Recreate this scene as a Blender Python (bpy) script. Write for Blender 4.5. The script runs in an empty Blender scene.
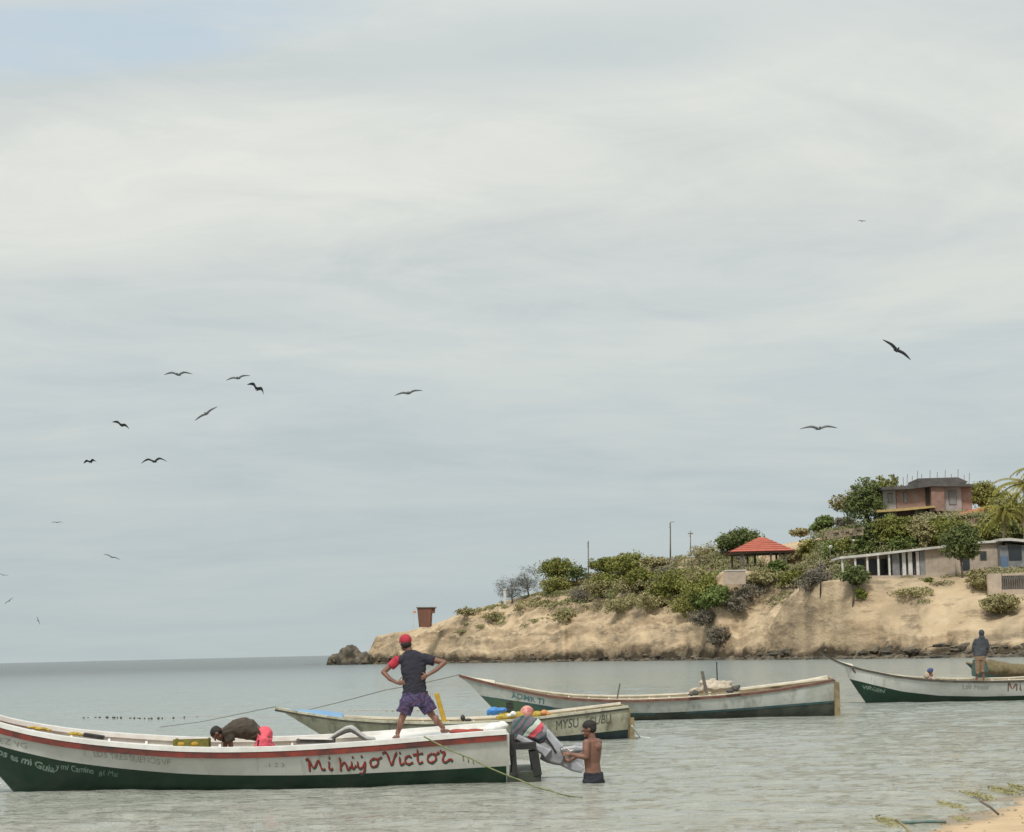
import bpy, bmesh, math, random
import numpy as np
from mathutils import Vector, Matrix, Euler

sc = bpy.context.scene
COL = sc.collection
rad = math.radians
random.seed(7)

# ------------------------------------------------------------------ camera
F = 1991.0                       # focal length in pixels of a 1024 px wide frame
CAM = Vector((0, 0, 2.15))
PITCH = math.atan(235 / F)
ROLL = math.atan(0.0235)
_X = Vector((1, 0, 0)); _V = Vector((0, -math.sin(PITCH), math.cos(PITCH)))
_F = Vector((0, math.cos(PITCH), math.sin(PITCH)))
_R = _X * math.cos(ROLL) - _V * math.sin(ROLL)
_U = _X * math.sin(ROLL) + _V * math.cos(ROLL)
cd = bpy.data.cameras.new('camera'); cam = bpy.data.objects.new('camera', cd); COL.objects.link(cam)
cam.matrix_world = Matrix(((_R.x, _U.x, -_F.x, CAM.x), (_R.y, _U.y, -_F.y, CAM.y), (_R.z, _U.z, -_F.z, CAM.z), (0, 0, 0, 1)))
cd.sensor_width = 36; cd.lens = F * 36 / 1024; cd.clip_start = 0.5; cd.clip_end = 30000
sc.camera = cam

def P(px, py, Y):
    """world point seen at a photo pixel and lying Y metres out"""
    d = _F + _R * ((px - 512) / F) + _U * ((416 - py) / F)
    return CAM + d * (Y / d.y)
def ppm(Y): return F / Y

# ------------------------------------------------------------------ light
SUN_EL, SUN_AZ = rad(52), rad(200)      # azimuth clockwise from +Y (north)
w = bpy.data.worlds.new('World'); sc.world = w; w.use_nodes = True
nt = w.node_tree; N = nt.nodes; L = nt.links; N.clear()
def wn(t, **k):
    n = N.new(t)
    for a, b in k.items(): setattr(n, a, b)
    return n
out = wn('ShaderNodeOutputWorld'); bg = wn('ShaderNodeBackground'); bg.inputs[1].default_value = 0.1
L.new(bg.outputs[0], out.inputs[0])
sky = wn('ShaderNodeTexSky', sky_type='NISHITA', sun_disc=False, sun_elevation=SUN_EL, sun_rotation=SUN_AZ)
sky.air_density = 1.0; sky.dust_density = 2.0; sky.ozone_density = 1.0
tc = wn('ShaderNodeTexCoord'); sep = wn('ShaderNodeSeparateXYZ'); L.new(tc.outputs['Generated'], sep.inputs[0])
def wm(op, a, b=None, c=None):
    n = wn('ShaderNodeMath', operation=op)
    for i, v in enumerate((a, b, c)):
        if v is None: continue
        if isinstance(v, (int, float)): n.inputs[i].default_value = v
        else: L.new(v, n.inputs[i])
    return n.outputs[0]
zz = wm('MAXIMUM', sep.outputs[2], 0.0)
den = wm('ADD', zz, 0.10)
comb = wn('ShaderNodeCombineXYZ')
L.new(wm('DIVIDE', sep.outputs[0], den), comb.inputs[0]); L.new(wm('DIVIDE', sep.outputs[1], den), comb.inputs[1])
def wnoise(scale, loc, detail, rough, dist=0.0, stretch=(1, 1, 1)):
    mp = wn('ShaderNodeMapping'); L.new(comb.outputs[0], mp.inputs[0]); mp.inputs['Location'].default_value = loc
    mp.inputs['Rotation'].default_value = (0, 0, rad(-14)); mp.inputs['Scale'].default_value = stretch
    n = wn('ShaderNodeTexNoise'); n.inputs['Scale'].default_value = scale; n.inputs['Detail'].default_value = detail
    n.inputs['Roughness'].default_value = rough; n.inputs['Distortion'].default_value = dist
    L.new(mp.outputs[0], n.inputs[0]); return n.outputs[0]
def wramp(src, stops):
    r = wn('ShaderNodeValToRGB'); L.new(src, r.inputs[0]); e = r.color_ramp.elements
    while len(e) < len(stops): e.new(0.5)
    for i, (p, c) in enumerate(stops):
        e[i].position = p; e[i].color = tuple(c) + (1,) if len(c) == 3 else c
    return r.outputs[0]
def wmix(f, a, b, mode='MIX'):
    m = wn('ShaderNodeMix', data_type='RGBA', blend_type=mode)
    if isinstance(f, (int, float)): m.inputs[0].default_value = f
    else: L.new(f, m.inputs[0])
    for s, v in ((6, a), (7, b)):
        if isinstance(v, tuple): m.inputs[s].default_value = tuple(v) + (1,)
        else: L.new(v, m.inputs[s])
    return m.outputs[2]
# cloud brightness: a low grey-blue deck near the horizon, creamy thin cloud higher up
elev = wramp(zz, [(0.0, (4.55, 5.15, 5.2)), (0.045, (4.75, 5.35, 5.45)), (0.14, (5.35, 5.9, 6.0)), (0.235, (6.75, 6.95, 6.6)), (0.32, (6.5, 6.85, 6.7)), (1.0, (8.0, 8.4, 8.4))])
n1 = wnoise(0.75, (3.1, 1.7, 0), 8, 0.58, 0.9, (1.0, 1.15, 1))
n2 = wnoise(2.6, (8.3, 2.2, 0), 9, 0.66, 1.0, (1.0, 1.2, 1))
mod = wramp(wm('ADD', wm('MULTIPLY', n1, 0.7), wm('MULTIPLY', n2, 0.3)), [(0.36, (0.84, 0.875, 0.905)), (0.5, (0.985, 0.99, 0.99)), (0.62, (1.10, 1.075, 1.03))])
low = wramp(zz, [(0.0, (0.25, 0.25, 0.25)), (0.16, (1, 1, 1))])
cloud = wmix(low, elev, wmix(1.0, elev, mod, 'MULTIPLY'))
def gauss(cx, cz, sx, sz):
    a = wm('DIVIDE', wm('SUBTRACT', sep.outputs[0], cx), sx); b = wm('DIVIDE', wm('SUBTRACT', wm('SUBTRACT', sep.outputs[2], cz), wm('MULTIPLY', wm('SUBTRACT', sep.outputs[0], cx), 0.10)), sz)
    return wm('MAXIMUM', wm('SUBTRACT', 1.0, wm('ADD', wm('MULTIPLY', a, a), wm('MULTIPLY', b, b))), 0.0)
nb_ = wm('MULTIPLY', n2, 2.0)
# a greyer, thicker bank and a cream sunlit band in the cloud deck
cloud = wmix(wm('MULTIPLY', wm('MULTIPLY', gauss(0.03, 0.293, 0.16, 0.028), nb_), 0.75), cloud, (5.5, 6.05, 6.1))
cloud = wmix(wm('MULTIPLY', wm('MULTIPLY', gauss(-0.16, 0.235, 0.30, 0.045), nb_), 0.55), cloud, (7.7, 7.75, 7.2))
n3 = wnoise(0.42, (5.35, 0.62, 0), 6, 0.55, 0.6, (0.8, 1.5, 1))
# clear gaps grow with height
# one thin spot in the cloud deck, up to the left of north
n4 = wnoise(2.1, (1.35, 4.62, 0), 9, 0.66, 1.4, (0.8, 1.5, 1))
thin = wm('MULTIPLY', gauss(-0.20, 0.300, 0.17, 0.026), wm('MULTIPLY', n4, 2.0))
thin = wm('MAXIMUM', thin, wm('MULTIPLY', wm('GREATER_THAN', sep.outputs[2], 0.45), wm('MULTIPLY', wm('MAXIMUM', wm('SUBTRACT', n3, 0.52), 0.0), 4)))
gap = wramp(thin, [(0.30, (1, 1, 1)), (0.85, (0.25, 0.25, 0.25))])
skyc = wmix(0.72, wmix(1.0, sky.outputs[0], (1.15, 1.15, 1.15), 'MULTIPLY'), (5.9, 7.0, 7.7))
L.new(wmix(gap, skyc, cloud), bg.inputs[0])

sd = bpy.data.lights.new('sun', 'SUN'); so = bpy.data.objects.new('sun', sd); COL.objects.link(so)
sd.energy = 2.4; sd.angle = rad(10); sd.color = (1, 0.955, 0.88)
_sdir = Vector((math.sin(SUN_AZ) * math.cos(SUN_EL), math.cos(SUN_AZ) * math.cos(SUN_EL), math.sin(SUN_EL)))
so.rotation_euler = _sdir.to_track_quat('Z', 'Y').to_euler(); so.location = (0, -20, 60)
sc.view_settings.view_transform = 'Standard'; sc.view_settings.look = 'None'
sc.view_settings.exposure = 0.1; sc.view_settings.gamma = 1.0; sc.view_settings.use_curve_mapping = False

# ------------------------------------------------------------------ helpers
def tag(o, label=None, cat=None, group=None, kind=None):
    if label: o['label'] = label
    if cat: o['category'] = cat
    if group: o['group'] = group
    if kind: o['kind'] = kind
    return o
def empty(name, loc=(0, 0, 0), rot=(0, 0, 0), label=None, cat=None, group=None):
    o = bpy.data.objects.new(name, None); COL.objects.link(o); o.location = loc; o.rotation_euler = rot
    o.empty_display_size = 0.2
    return tag(o, label, cat, group)

class MB:
    def __init__(s): s.v = []; s.f = []
    def add(s, vs, fs):
        n = len(s.v); s.v += [tuple(v) for v in vs]; s.f += [tuple(i + n for i in f) for f in fs]; return s
    def box(s, c, size, rz=0, rx=0, ry=0):
        M = Matrix.Translation(c) @ Euler((rx, ry, rz)).to_matrix().to_4x4()
        x, y, z = size[0] / 2, size[1] / 2, size[2] / 2
        vs = [M @ Vector(p) for p in ((-x, -y, -z), (x, -y, -z), (x, y, -z), (-x, y, -z), (-x, -y, z), (x, -y, z), (x, y, z), (-x, y, z))]
        return s.add(vs, [(3, 2, 1, 0), (4, 5, 6, 7), (0, 1, 5, 4), (1, 2, 6, 5), (2, 3, 7, 6), (3, 0, 4, 7)])
    def tube(s, pts, r, n=8, caps=True):
        pts = [Vector(p) for p in pts]; rs = r if isinstance(r, (list, tuple)) else [r] * len(pts)
        ring = []; a0 = None
        for i, p in enumerate(pts):
            d = (pts[min(i + 1, len(pts) - 1)] - pts[max(i - 1, 0)]).normalized()
            if a0 is None:
                a0 = d.cross(Vector((0, 0, 1)));
                if a0.length < 0.05: a0 = d.cross(Vector((1, 0, 0)))
            a = (a0 - d * a0.dot(d)).normalized(); a0 = a; b = d.cross(a)
            ring += [p + (a * math.cos(2 * math.pi * k / n) + b * math.sin(2 * math.pi * k / n)) * rs[i] for k in range(n)]
        fs = [(i * n + k, i * n + (k + 1) % n, (i + 1) * n + (k + 1) % n, (i + 1) * n + k) for i in range(len(pts) - 1) for k in range(n)]
        if caps: fs += [tuple(range(n))[::-1], tuple(range((len(pts) - 1) * n, len(pts) * n))]
        return s.add(ring, fs)
    def ell(s, c, r, rot=None, nu=14, nv=8):
        M = Matrix.Translation(c) @ (rot.to_4x4() if rot is not None else Matrix.Identity(4))
        vs = [M @ Vector((0, 0, -r[2]))]
        for j in range(1, nv):
            t = -math.pi / 2 + math.pi * j / nv
            vs += [M @ Vector((r[0] * math.cos(t) * math.cos(2 * math.pi * k / nu), r[1] * math.cos(t) * math.sin(2 * math.pi * k / nu), r[2] * math.sin(t))) for k in range(nu)]
        vs.append(M @ Vector((0, 0, r[2]))); e = len(vs) - 1
        fs = [(0, 1 + (k + 1) % nu, 1 + k) for k in range(nu)]
        for j in range(nv - 2):
            a = 1 + j * nu; b = a + nu
            fs += [(a + k, a + (k + 1) % nu, b + (k + 1) % nu, b + k) for k in range(nu)]
        a = 1 + (nv - 2) * nu
        fs += [(a + k, a + (k + 1) % nu, e) for k in range(nu)]
        return s.add(vs, fs)
    def loft(s, secs, closed=True, caps=True):
        n = len(secs[0]); vs = [p for q in secs for p in q]; m = n if closed else n - 1
        fs = [(i * n + k, i * n + (k + 1) % n, (i + 1) * n + (k + 1) % n, (i + 1) * n + k) for i in range(len(secs) - 1) for k in range(m)]
        if caps and closed: fs += [tuple(range(n))[::-1], tuple(range((len(secs) - 1) * n, len(secs) * n))]
        return s.add(vs, fs)
    def build(s, name, mat, parent=None, smooth=False, origin=None, fix=True):
        me = bpy.data.meshes.new(name)
        vs = s.v if origin is None else [(v[0] - origin[0], v[1] - origin[1], v[2] - origin[2]) for v in s.v]
        me.from_pydata(vs, [], s.f)
        if fix:
            bm = bmesh.new(); bm.from_mesh(me); bmesh.ops.recalc_face_normals(bm, faces=bm.faces); bm.to_mesh(me); bm.free()
        if smooth: me.polygons.foreach_set('use_smooth', [True] * len(me.polygons))
        me.materials.append(mat); me.update()
        o = bpy.data.objects.new(name, me); COL.objects.link(o)
        if parent is not None: o.parent = parent
        if origin is not None: o.location = origin
        return o
def shade_auto(o, ang=40):
    bm = bmesh.new(); bm.from_mesh(o.data)
    for f in bm.faces: f.smooth = True
    for e in bm.edges:
        if len(e.link_faces) == 2 and e.calc_face_angle(0) > rad(ang): e.smooth = False
    bm.to_mesh(o.data); bm.free(); return o

# ------------------------------------------------------------------ materials
def newmat(name):
    m = bpy.data.materials.new(name); m.use_nodes = True
    return m, m.node_tree.nodes, m.node_tree.links, m.node_tree.nodes['Principled BSDF']
def surf(name, col, col2=None, scale=4.0, rough=0.6, bump=0.0, bscale=None, stretch=(1, 1, 1), lo=0.4, hi=0.65, metal=0.0, detail=6, third=None, coat=0, spec=0.5, rnd=0.0):
    """two-tone noise surface; col2 = worn / dirty tone; third = (colour, scale, lo, hi) further patches"""
    m, n, l, b = newmat(name)
    b.inputs['Roughness'].default_value = rough; b.inputs['Metallic'].default_value = metal
    b.inputs['Specular IOR Level'].default_value = spec
    t = n.new('ShaderNodeTexCoord'); mp = n.new('ShaderNodeMapping'); mp.inputs['Scale'].default_value = stretch
    l.new(t.outputs['Object'], mp.inputs[0])
    if col2 is None: col2 = tuple(c * 0.75 for c in col)
    nz = n.new('ShaderNodeTexNoise'); nz.inputs['Scale'].default_value = scale; nz.inputs['Detail'].default_value = detail; nz.inputs['Roughness'].default_value = 0.65
    l.new(mp.outputs[0], nz.inputs[0])
    r = n.new('ShaderNodeValToRGB'); r.color_ramp.elements[0].position = lo; r.color_ramp.elements[1].position = hi
    r.color_ramp.elements[0].color = col + (1,); r.color_ramp.elements[1].color = col2 + (1,)
    l.new(nz.outputs[0], r.inputs[0]); c = r.outputs[0]
    if third:
        nz2 = n.new('ShaderNodeTexNoise'); nz2.inputs['Scale'].default_value = third[1]; nz2.inputs['Detail'].default_value = 8
        nz2.inputs['Roughness'].default_value = 0.7
        mp2 = n.new('ShaderNodeMapping'); mp2.inputs['Location'].default_value = (7.7, 3.1, 1.9); mp2.inputs['Scale'].default_value = third[4] if len(third) > 4 else stretch
        l.new(t.outputs['Object'], mp2.inputs[0]); l.new(mp2.outputs[0], nz2.inputs[0])
        r2 = n.new('ShaderNodeMapRange'); r2.inputs[1].default_value = third[2]; r2.inputs[2].default_value = third[3]
        l.new(nz2.outputs[0], r2.inputs[0])
        mx = n.new('ShaderNodeMix'); mx.data_type = 'RGBA'; l.new(r2.outputs[0], mx.inputs[0]); l.new(c, mx.inputs[6]); mx.inputs[7].default_value = third[0] + (1,)
        c = mx.outputs[2]
    if rnd:
        oi = n.new('ShaderNodeObjectInfo'); hs = n.new('ShaderNodeHueSaturation')
        mr = n.new('ShaderNodeMapRange'); mr.inputs[3].default_value = 1 - rnd; mr.inputs[4].default_value = 1 + rnd
        l.new(oi.outputs['Random'], mr.inputs[0]); l.new(mr.outputs[0], hs.inputs['Value']); l.new(c, hs.inputs['Color']); c = hs.outputs[0]
    l.new(c, b.inputs['Base Color'])
    if bump:
        bn = n.new('ShaderNodeTexNoise'); bn.inputs['Scale'].default_value = bscale or scale * 4; bn.inputs['Detail'].default_value = 5
        l.new(mp.outputs[0], bn.inputs[0])
        bp = n.new('ShaderNodeBump'); bp.inputs['Strength'].default_value = 0.6; bp.inputs['Distance'].default_value = bump
        l.new(bn.outputs[0], bp.inputs['Height']); l.new(bp.outputs[0], b.inputs['Normal'])
    return m

GRIME = (0.30, 0.27, 0.20)
M = dict(
    white=surf('white_paint', (0.80, 0.79, 0.76), (0.66, 0.64, 0.59), 3, 0.42, 0.002, third=((0.42, 0.36, 0.28), 2.2, 0.60, 0.78, (1, 1, 5))),
    topside=surf('topside_paint', (0.70, 0.69, 0.65), (0.55, 0.54, 0.49), 1.2, 0.45, 0.006, 7, third=((0.30, 0.26, 0.19), 1.6, 0.56, 0.8, (2.6, 1, .7))),
    green=surf('green_paint', (0.010, 0.036, 0.022), (0.014, 0.050, 0.026), 2, 0.4, 0.003, third=((0.035, 0.05, 0.035), 1.5, 0.5, 0.7, (1.4, 1, 2))),
    redrail=surf('red_rail_paint', (0.26, 0.045, 0.03), (0.11, 0.035, 0.028), 4, 0.5, 0.002, third=((0.05, 0.03, 0.026), 2, 0.47, 0.66, (0.4, 1, 1))),
    terracotta=surf('terracotta_paint', (0.52, 0.20, 0.13), (0.40, 0.15, 0.10), 3, 0.6),
    cream=surf('cream_paint', (0.74, 0.68, 0.56), (0.55, 0.50, 0.40), 3, 0.5, 0.003),
    oldcream=surf('old_cream_paint', (0.54, 0.52, 0.40), (0.36, 0.345, 0.25), 2.2, 0.6, 0.005, 8, third=((0.14, 0.12, 0.08), 1.4, 0.51, 0.70, (2.2, 1, 1))),
    navy=surf('navy_paint', (0.015, 0.03, 0.035), (0.03, 0.055, 0.06), 2, 0.5, third=((0.05, 0.05, 0.035), 3, 0.5, 0.7)),
    skyblue=surf('sky_blue_paint', (0.14, 0.30, 0.52), (0.22, 0.36, 0.50), 3, 0.5),
    greytop=surf('weathered_topside', (0.58, 0.59, 0.55), (0.40, 0.41, 0.36), 1.4, 0.55, 0.006, 7, third=((0.22, 0.20, 0.15), 1.2, 0.53, 0.75, (2.2, 1, .9))),
    aqua=surf('aqua_paint', (0.07, 0.135, 0.105), (0.10, 0.15, 0.06), 1.2, 0.5),
    tealgrime=surf('fouled_bottom_paint', (0.045, 0.055, 0.045), (0.10, 0.11, 0.08), 1.6, 0.7, 0.004, 8, third=((0.03, 0.03, 0.02), 2.5, 0.5, 0.7, (0.5, 1, 4))),
    bluestripe=surf('blue_green_stripe', (0.04, 0.10, 0.11), (0.10, 0.15, 0.15), 3, 0.6),
    brownrail=surf('brown_rail', (0.16, 0.07, 0.05), (0.24, 0.14, 0.10), 4, 0.6),
    darkrail=surf('dark_rail', (0.05, 0.045, 0.035), (0.10, 0.09, 0.07), 4, 0.6),
    timber=surf('bare_timber', (0.30, 0.24, 0.13), (0.18, 0.14, 0.08), 5, 0.8, 0.004),
    yellow=surf('yellow_paint', (0.52, 0.33, 0.03), (0.40, 0.24, 0.03), 6, 0.6),
    yellownet=surf('yellow_netting', (0.52, 0.38, 0.06), (0.30, 0.22, 0.05), 22, 0.9, 0.02, 30),
    olivecrate=surf('olive_crate', (0.20, 0.17, 0.02), (0.10, 0.10, 0.02), 8, 0.6),
    bluetarp=surf('blue_plastic', (0.05, 0.25, 0.62), (0.04, 0.18, 0.5), 6, 0.4),
    orange=surf('orange_float', (0.62, 0.28, 0.10), (0.5, 0.22, 0.08), 8, 0.6),
    pinkbuoy=surf('pink_buoy', (0.62, 0.30, 0.25), (0.46, 0.12, 0.12), 9, 0.5, lo=0.45, hi=0.6),
    whitecloth=surf('white_cloth', (0.80, 0.80, 0.78), (0.66, 0.66, 0.64), 7, 0.9, 0.01, 12),
    oldcanvas=surf('tan_canvas', (0.58, 0.50, 0.40), (0.36, 0.30, 0.22), 5, 0.9, 0.02, 9, third=((0.2, 0.16, 0.11), 3, .52, .7)),
    greycloth=surf('grey_tarp', (0.50, 0.49, 0.47), (0.36, 0.35, 0.33), 5, 0.85, 0.01, 12),
    darkcloth=surf('dark_tarp', (0.06, 0.06, 0.055), (0.12, 0.11, 0.10), 5, 0.85, 0.01, 12),
    redcloth=surf('red_cloth', (0.36, 0.07, 0.05), (0.26, 0.05, 0.04), 7, 0.9, 0.01, 12),
    black=surf('black_metal', (0.018, 0.018, 0.018), (0.04, 0.038, 0.035), 6, 0.5),
    motorgrey=surf('motor_grey', (0.30, 0.30, 0.31), (0.20, 0.20, 0.21), 7, 0.4, 0.002, third=((0.10, 0.095, 0.09), 7, 0.58, 0.75)),
    motorpale=surf('motor_pale_grey', (0.42, 0.43, 0.46), (0.30, 0.30, 0.32), 7, 0.4, third=((0.2, 0.19, 0.17), 6, 0.58, 0.75)),
    metal=surf('dull_metal', (0.32, 0.31, 0.29), (0.2, 0.19, 0.18), 9, 0.35, metal=0.8),
    skin=surf('brown_skin', (0.235, 0.115, 0.078), (0.165, 0.078, 0.052), 5, 0.5, 0.002, 60),
    skindark=surf('dark_brown_skin', (0.20, 0.09, 0.06), (0.15, 0.07, 0.05), 5, 0.5, 0.002, 60),
    hair=surf('black_hair', (0.014, 0.012, 0.011), (0.03, 0.024, 0.02), 30, 0.75, 0.006, 60),
    redcap=surf('red_cap_cloth', (0.48, 0.035, 0.06), (0.36, 0.03, 0.05), 9, 0.85, 0.003, 40),
    darkshirt=surf('navy_black_shirt', (0.022, 0.022, 0.034), (0.034, 0.032, 0.046), 5, 0.9, 0.012, 9),
    purple=None,
    brownshirt=surf('dark_brown_shirt', (0.045, 0.036, 0.026), (0.075, 0.058, 0.042), 5, 0.9, 0.012, 9),
    pinkshorts=surf('pink_red_shorts', (0.80, 0.13, 0.17), (0.68, 0.09, 0.13), 6, 0.85, 0.012, 10),
    darkshorts=surf('black_shorts', (0.016, 0.016, 0.024), (0.03, 0.03, 0.04), 6, 0.85, 0.01, 10),
    hoodie=surf('slate_hoodie', (0.045, 0.050, 0.060), (0.075, 0.08, 0.09), 5, 0.9, 0.01, 9),
    tanpants=surf('tan_trousers', (0.24, 0.175, 0.11), (0.17, 0.10, 0.07), 5, 0.9, 0.01, 9),
    tealcloth=surf('teal_cloth', (0.045, 0.09, 0.08), (0.05, 0.09, 0.08), 5, 0.9),
    bluecap=surf('blue_cap_cloth', (0.05, 0.08, 0.20), (0.07, 0.10, 0.20), 5, 0.9),
    rope=surf('grey_rope', (0.28, 0.27, 0.22), (0.18, 0.17, 0.14), 30, 0.9),
    greenrope=surf('green_rope', (0.12, 0.17, 0.07), (0.26, 0.25, 0.12), 9, 0.9),
    floatdark=surf('dark_float', (0.06, 0.05, 0.045), (0.1, 0.09, 0.07), 12, 0.8),
    floatpale=surf('pale_float', (0.62, 0.50, 0.42), (0.5, 0.4, 0.34), 12, 0.8),
    net=surf('olive_fishing_net', (0.20, 0.15, 0.08), (0.11, 0.10, 0.05), 9, 0.95, 0.03, 26, third=((0.26, 0.12, 0.07), 1.2, 0.5, 0.65)),
    letterred=surf('red_lettering', (0.42, 0.05, 0.035), (0.30, 0.04, 0.03), 18, 0.5),
    lettergreen=surf('dark_green_lettering', (0.03, 0.09, 0.07), (0.05, 0.10, 0.08), 18, 0.5),
    letterdark=surf('dark_lettering', (0.07, 0.075, 0.06), (0.15, 0.15, 0.12), 14, 0.6),
    letterfaint=surf('faded_lettering', (0.30, 0.31, 0.27), (0.44, 0.44, 0.40), 14, 0.6),
    letterwhite=surf('pale_lettering', (0.26, 0.33, 0.28), (0.12, 0.2, 0.15), 10, 0.6),
    letterteal=surf('teal_lettering', (0.07, 0.22, 0.19), (0.17, 0.20, 0.24), 6, 0.6),
    lettermaroon=surf('maroon_lettering', (0.22, 0.11, 0.09), (0.32, 0.2, 0.17), 10, 0.6),
    bird=surf('dark_feathers', (0.03, 0.032, 0.034), (0.05, 0.05, 0.05), 5, 0.8),
    birdgrey=surf('grey_feathers', (0.17, 0.175, 0.18), (0.24, 0.245, 0.25), 5, 0.8),
    brick=surf('raw_brick', (0.29, 0.17, 0.135), (0.22, 0.13, 0.105), 1.5, 0.9, 0.02, 4, third=((0.30, 0.22, 0.19), 0.6, 0.45, 0.65)),
    plaster=surf('grey_plaster', (0.36, 0.34, 0.33), (0.27, 0.25, 0.24), 0.8, 0.9, 0.01, 3),
    pinkplaster=surf('pinkish_block_wall', (0.47, 0.39, 0.31), (0.36, 0.29, 0.23), 0.5, 0.9, 0.02, 3, third=((0.24, 0.2, 0.17), 0.4, 0.5, 0.7)),
    concrete=surf('dark_weathered_concrete', (0.12, 0.11, 0.105), (0.07, 0.065, 0.06), 0.7, 0.9, 0.02, 3),
    paleslab=surf('pale_concrete_slab', (0.60, 0.58, 0.54), (0.42, 0.40, 0.36), 0.8, 0.8),
    whitepost=surf('whitewashed_post', (0.62, 0.61, 0.58), (0.48, 0.46, 0.42), 1.2, 0.8),
    yellowtrim=surf('yellow_ochre_trim', (0.50, 0.36, 0.14), (0.38, 0.27, 0.12), 1, 0.8),
    glassdark=surf('dark_opening', (0.025, 0.03, 0.035), (0.04, 0.045, 0.05), 1, 0.3),
    shutter=surf('grey_shutter', (0.17, 0.175, 0.18), (0.25, 0.25, 0.25), 1, 0.6),
    bluepaint=surf('blue_door_paint', (0.10, 0.16, 0.26), (0.12, 0.18, 0.27), 1, 0.6),
    rooftile=surf('red_clay_tile', (0.46, 0.13, 0.08), (0.36, 0.10, 0.07), 0.9, 0.8, 0.02, 5, rnd=0.12),
    orangetile=surf('orange_clay_tile', (0.60, 0.28, 0.15), (0.46, 0.2, 0.11), 0.9, 0.8, rnd=0.12),
    rust=surf('rusty_sheet', (0.26, 0.10, 0.065), (0.20, 0.085, 0.055), 1.3, 0.85, third=((0.15, 0.09, 0.06), 0.8, 0.52, 0.7)),
    wood=surf('grey_wood', (0.12, 0.10, 0.08), (0.2, 0.17, 0.14), 1.5, 0.85),
    painted=surf('blue_green_pole_paint', (0.08, 0.16, 0.15), (0.16, 0.2, 0.17), 6, 0.6),
    bark=surf('bark', (0.12, 0.095, 0.07), (0.2, 0.17, 0.13), 2, 0.9),
)
def leafmat(name, c1, c2, c3, scale=0.9):
    m = surf(name, c1, c2, scale, 0.75, third=(c3, scale * 2.2, 0.5, 0.7), rnd=0.1, spec=0.25)
    return m
LEAF = dict(
    olive=leafmat('olive_leaves', (0.161, 0.183, 0.040), (0.246, 0.238, 0.060), (0.113, 0.118, 0.034)),
    bright=leafmat('bright_green_leaves', (0.125, 0.175, 0.045), (0.17, 0.21, 0.06), (0.09, 0.12, 0.035)),
    yellow=leafmat('yellow_green_leaves', (0.24, 0.245, 0.06), (0.30, 0.27, 0.09), (0.16, 0.17, 0.05)),
    dark=leafmat('dark_green_leaves', (0.104, 0.135, 0.047), (0.170, 0.191, 0.060), (0.066, 0.087, 0.034)),
    sage=leafmat('sage_green_leaves', (0.283, 0.262, 0.121), (0.378, 0.317, 0.161), (0.209, 0.191, 0.087)),
    dry=leafmat('dry_grey_twigs', (0.19, 0.17, 0.13), (0.25, 0.22, 0.17), (0.12, 0.11, 0.085)),
    greytw=leafmat('grey_bare_twigs', (0.16, 0.165, 0.15), (0.22, 0.22, 0.2), (0.10, 0.11, 0.09)),
    palm=leafmat('yellowing_palm', (0.30, 0.25, 0.06), (0.22, 0.22, 0.05), (0.14, 0.16, 0.035)),
)
# purple patterned shorts
def patterned(name, a, b_, c, scale):
    m, n, l, b = newmat(name); b.inputs['Roughness'].default_value = 0.9
    t = n.new('ShaderNodeTexCoord'); v = n.new('ShaderNodeTexVoronoi'); v.inputs['Scale'].default_value = scale
    l.new(t.outputs['Object'], v.inputs[0])
    r = n.new('ShaderNodeValToRGB'); r.color_ramp.interpolation = 'LINEAR'
    e = r.color_ramp.elements; e[0].color = a + (1,); e[1].color = b_ + (1,); e[0].position = 0.25; e[1].position = 0.6
    x = e.new(0.85); x.color = c + (1,)
    sp = n.new('ShaderNodeSeparateColor'); l.new(v.outputs['Color'], sp.inputs[0]); l.new(sp.outputs[0], r.inputs[0])
    l.new(r.outputs[0], b.inputs['Base Color']); return m
M['purple'] = patterned('purple_patterned_cloth', (0.045, 0.03, 0.075), (0.10, 0.055, 0.10), (0.075, 0.07, 0.16), 28)

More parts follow.
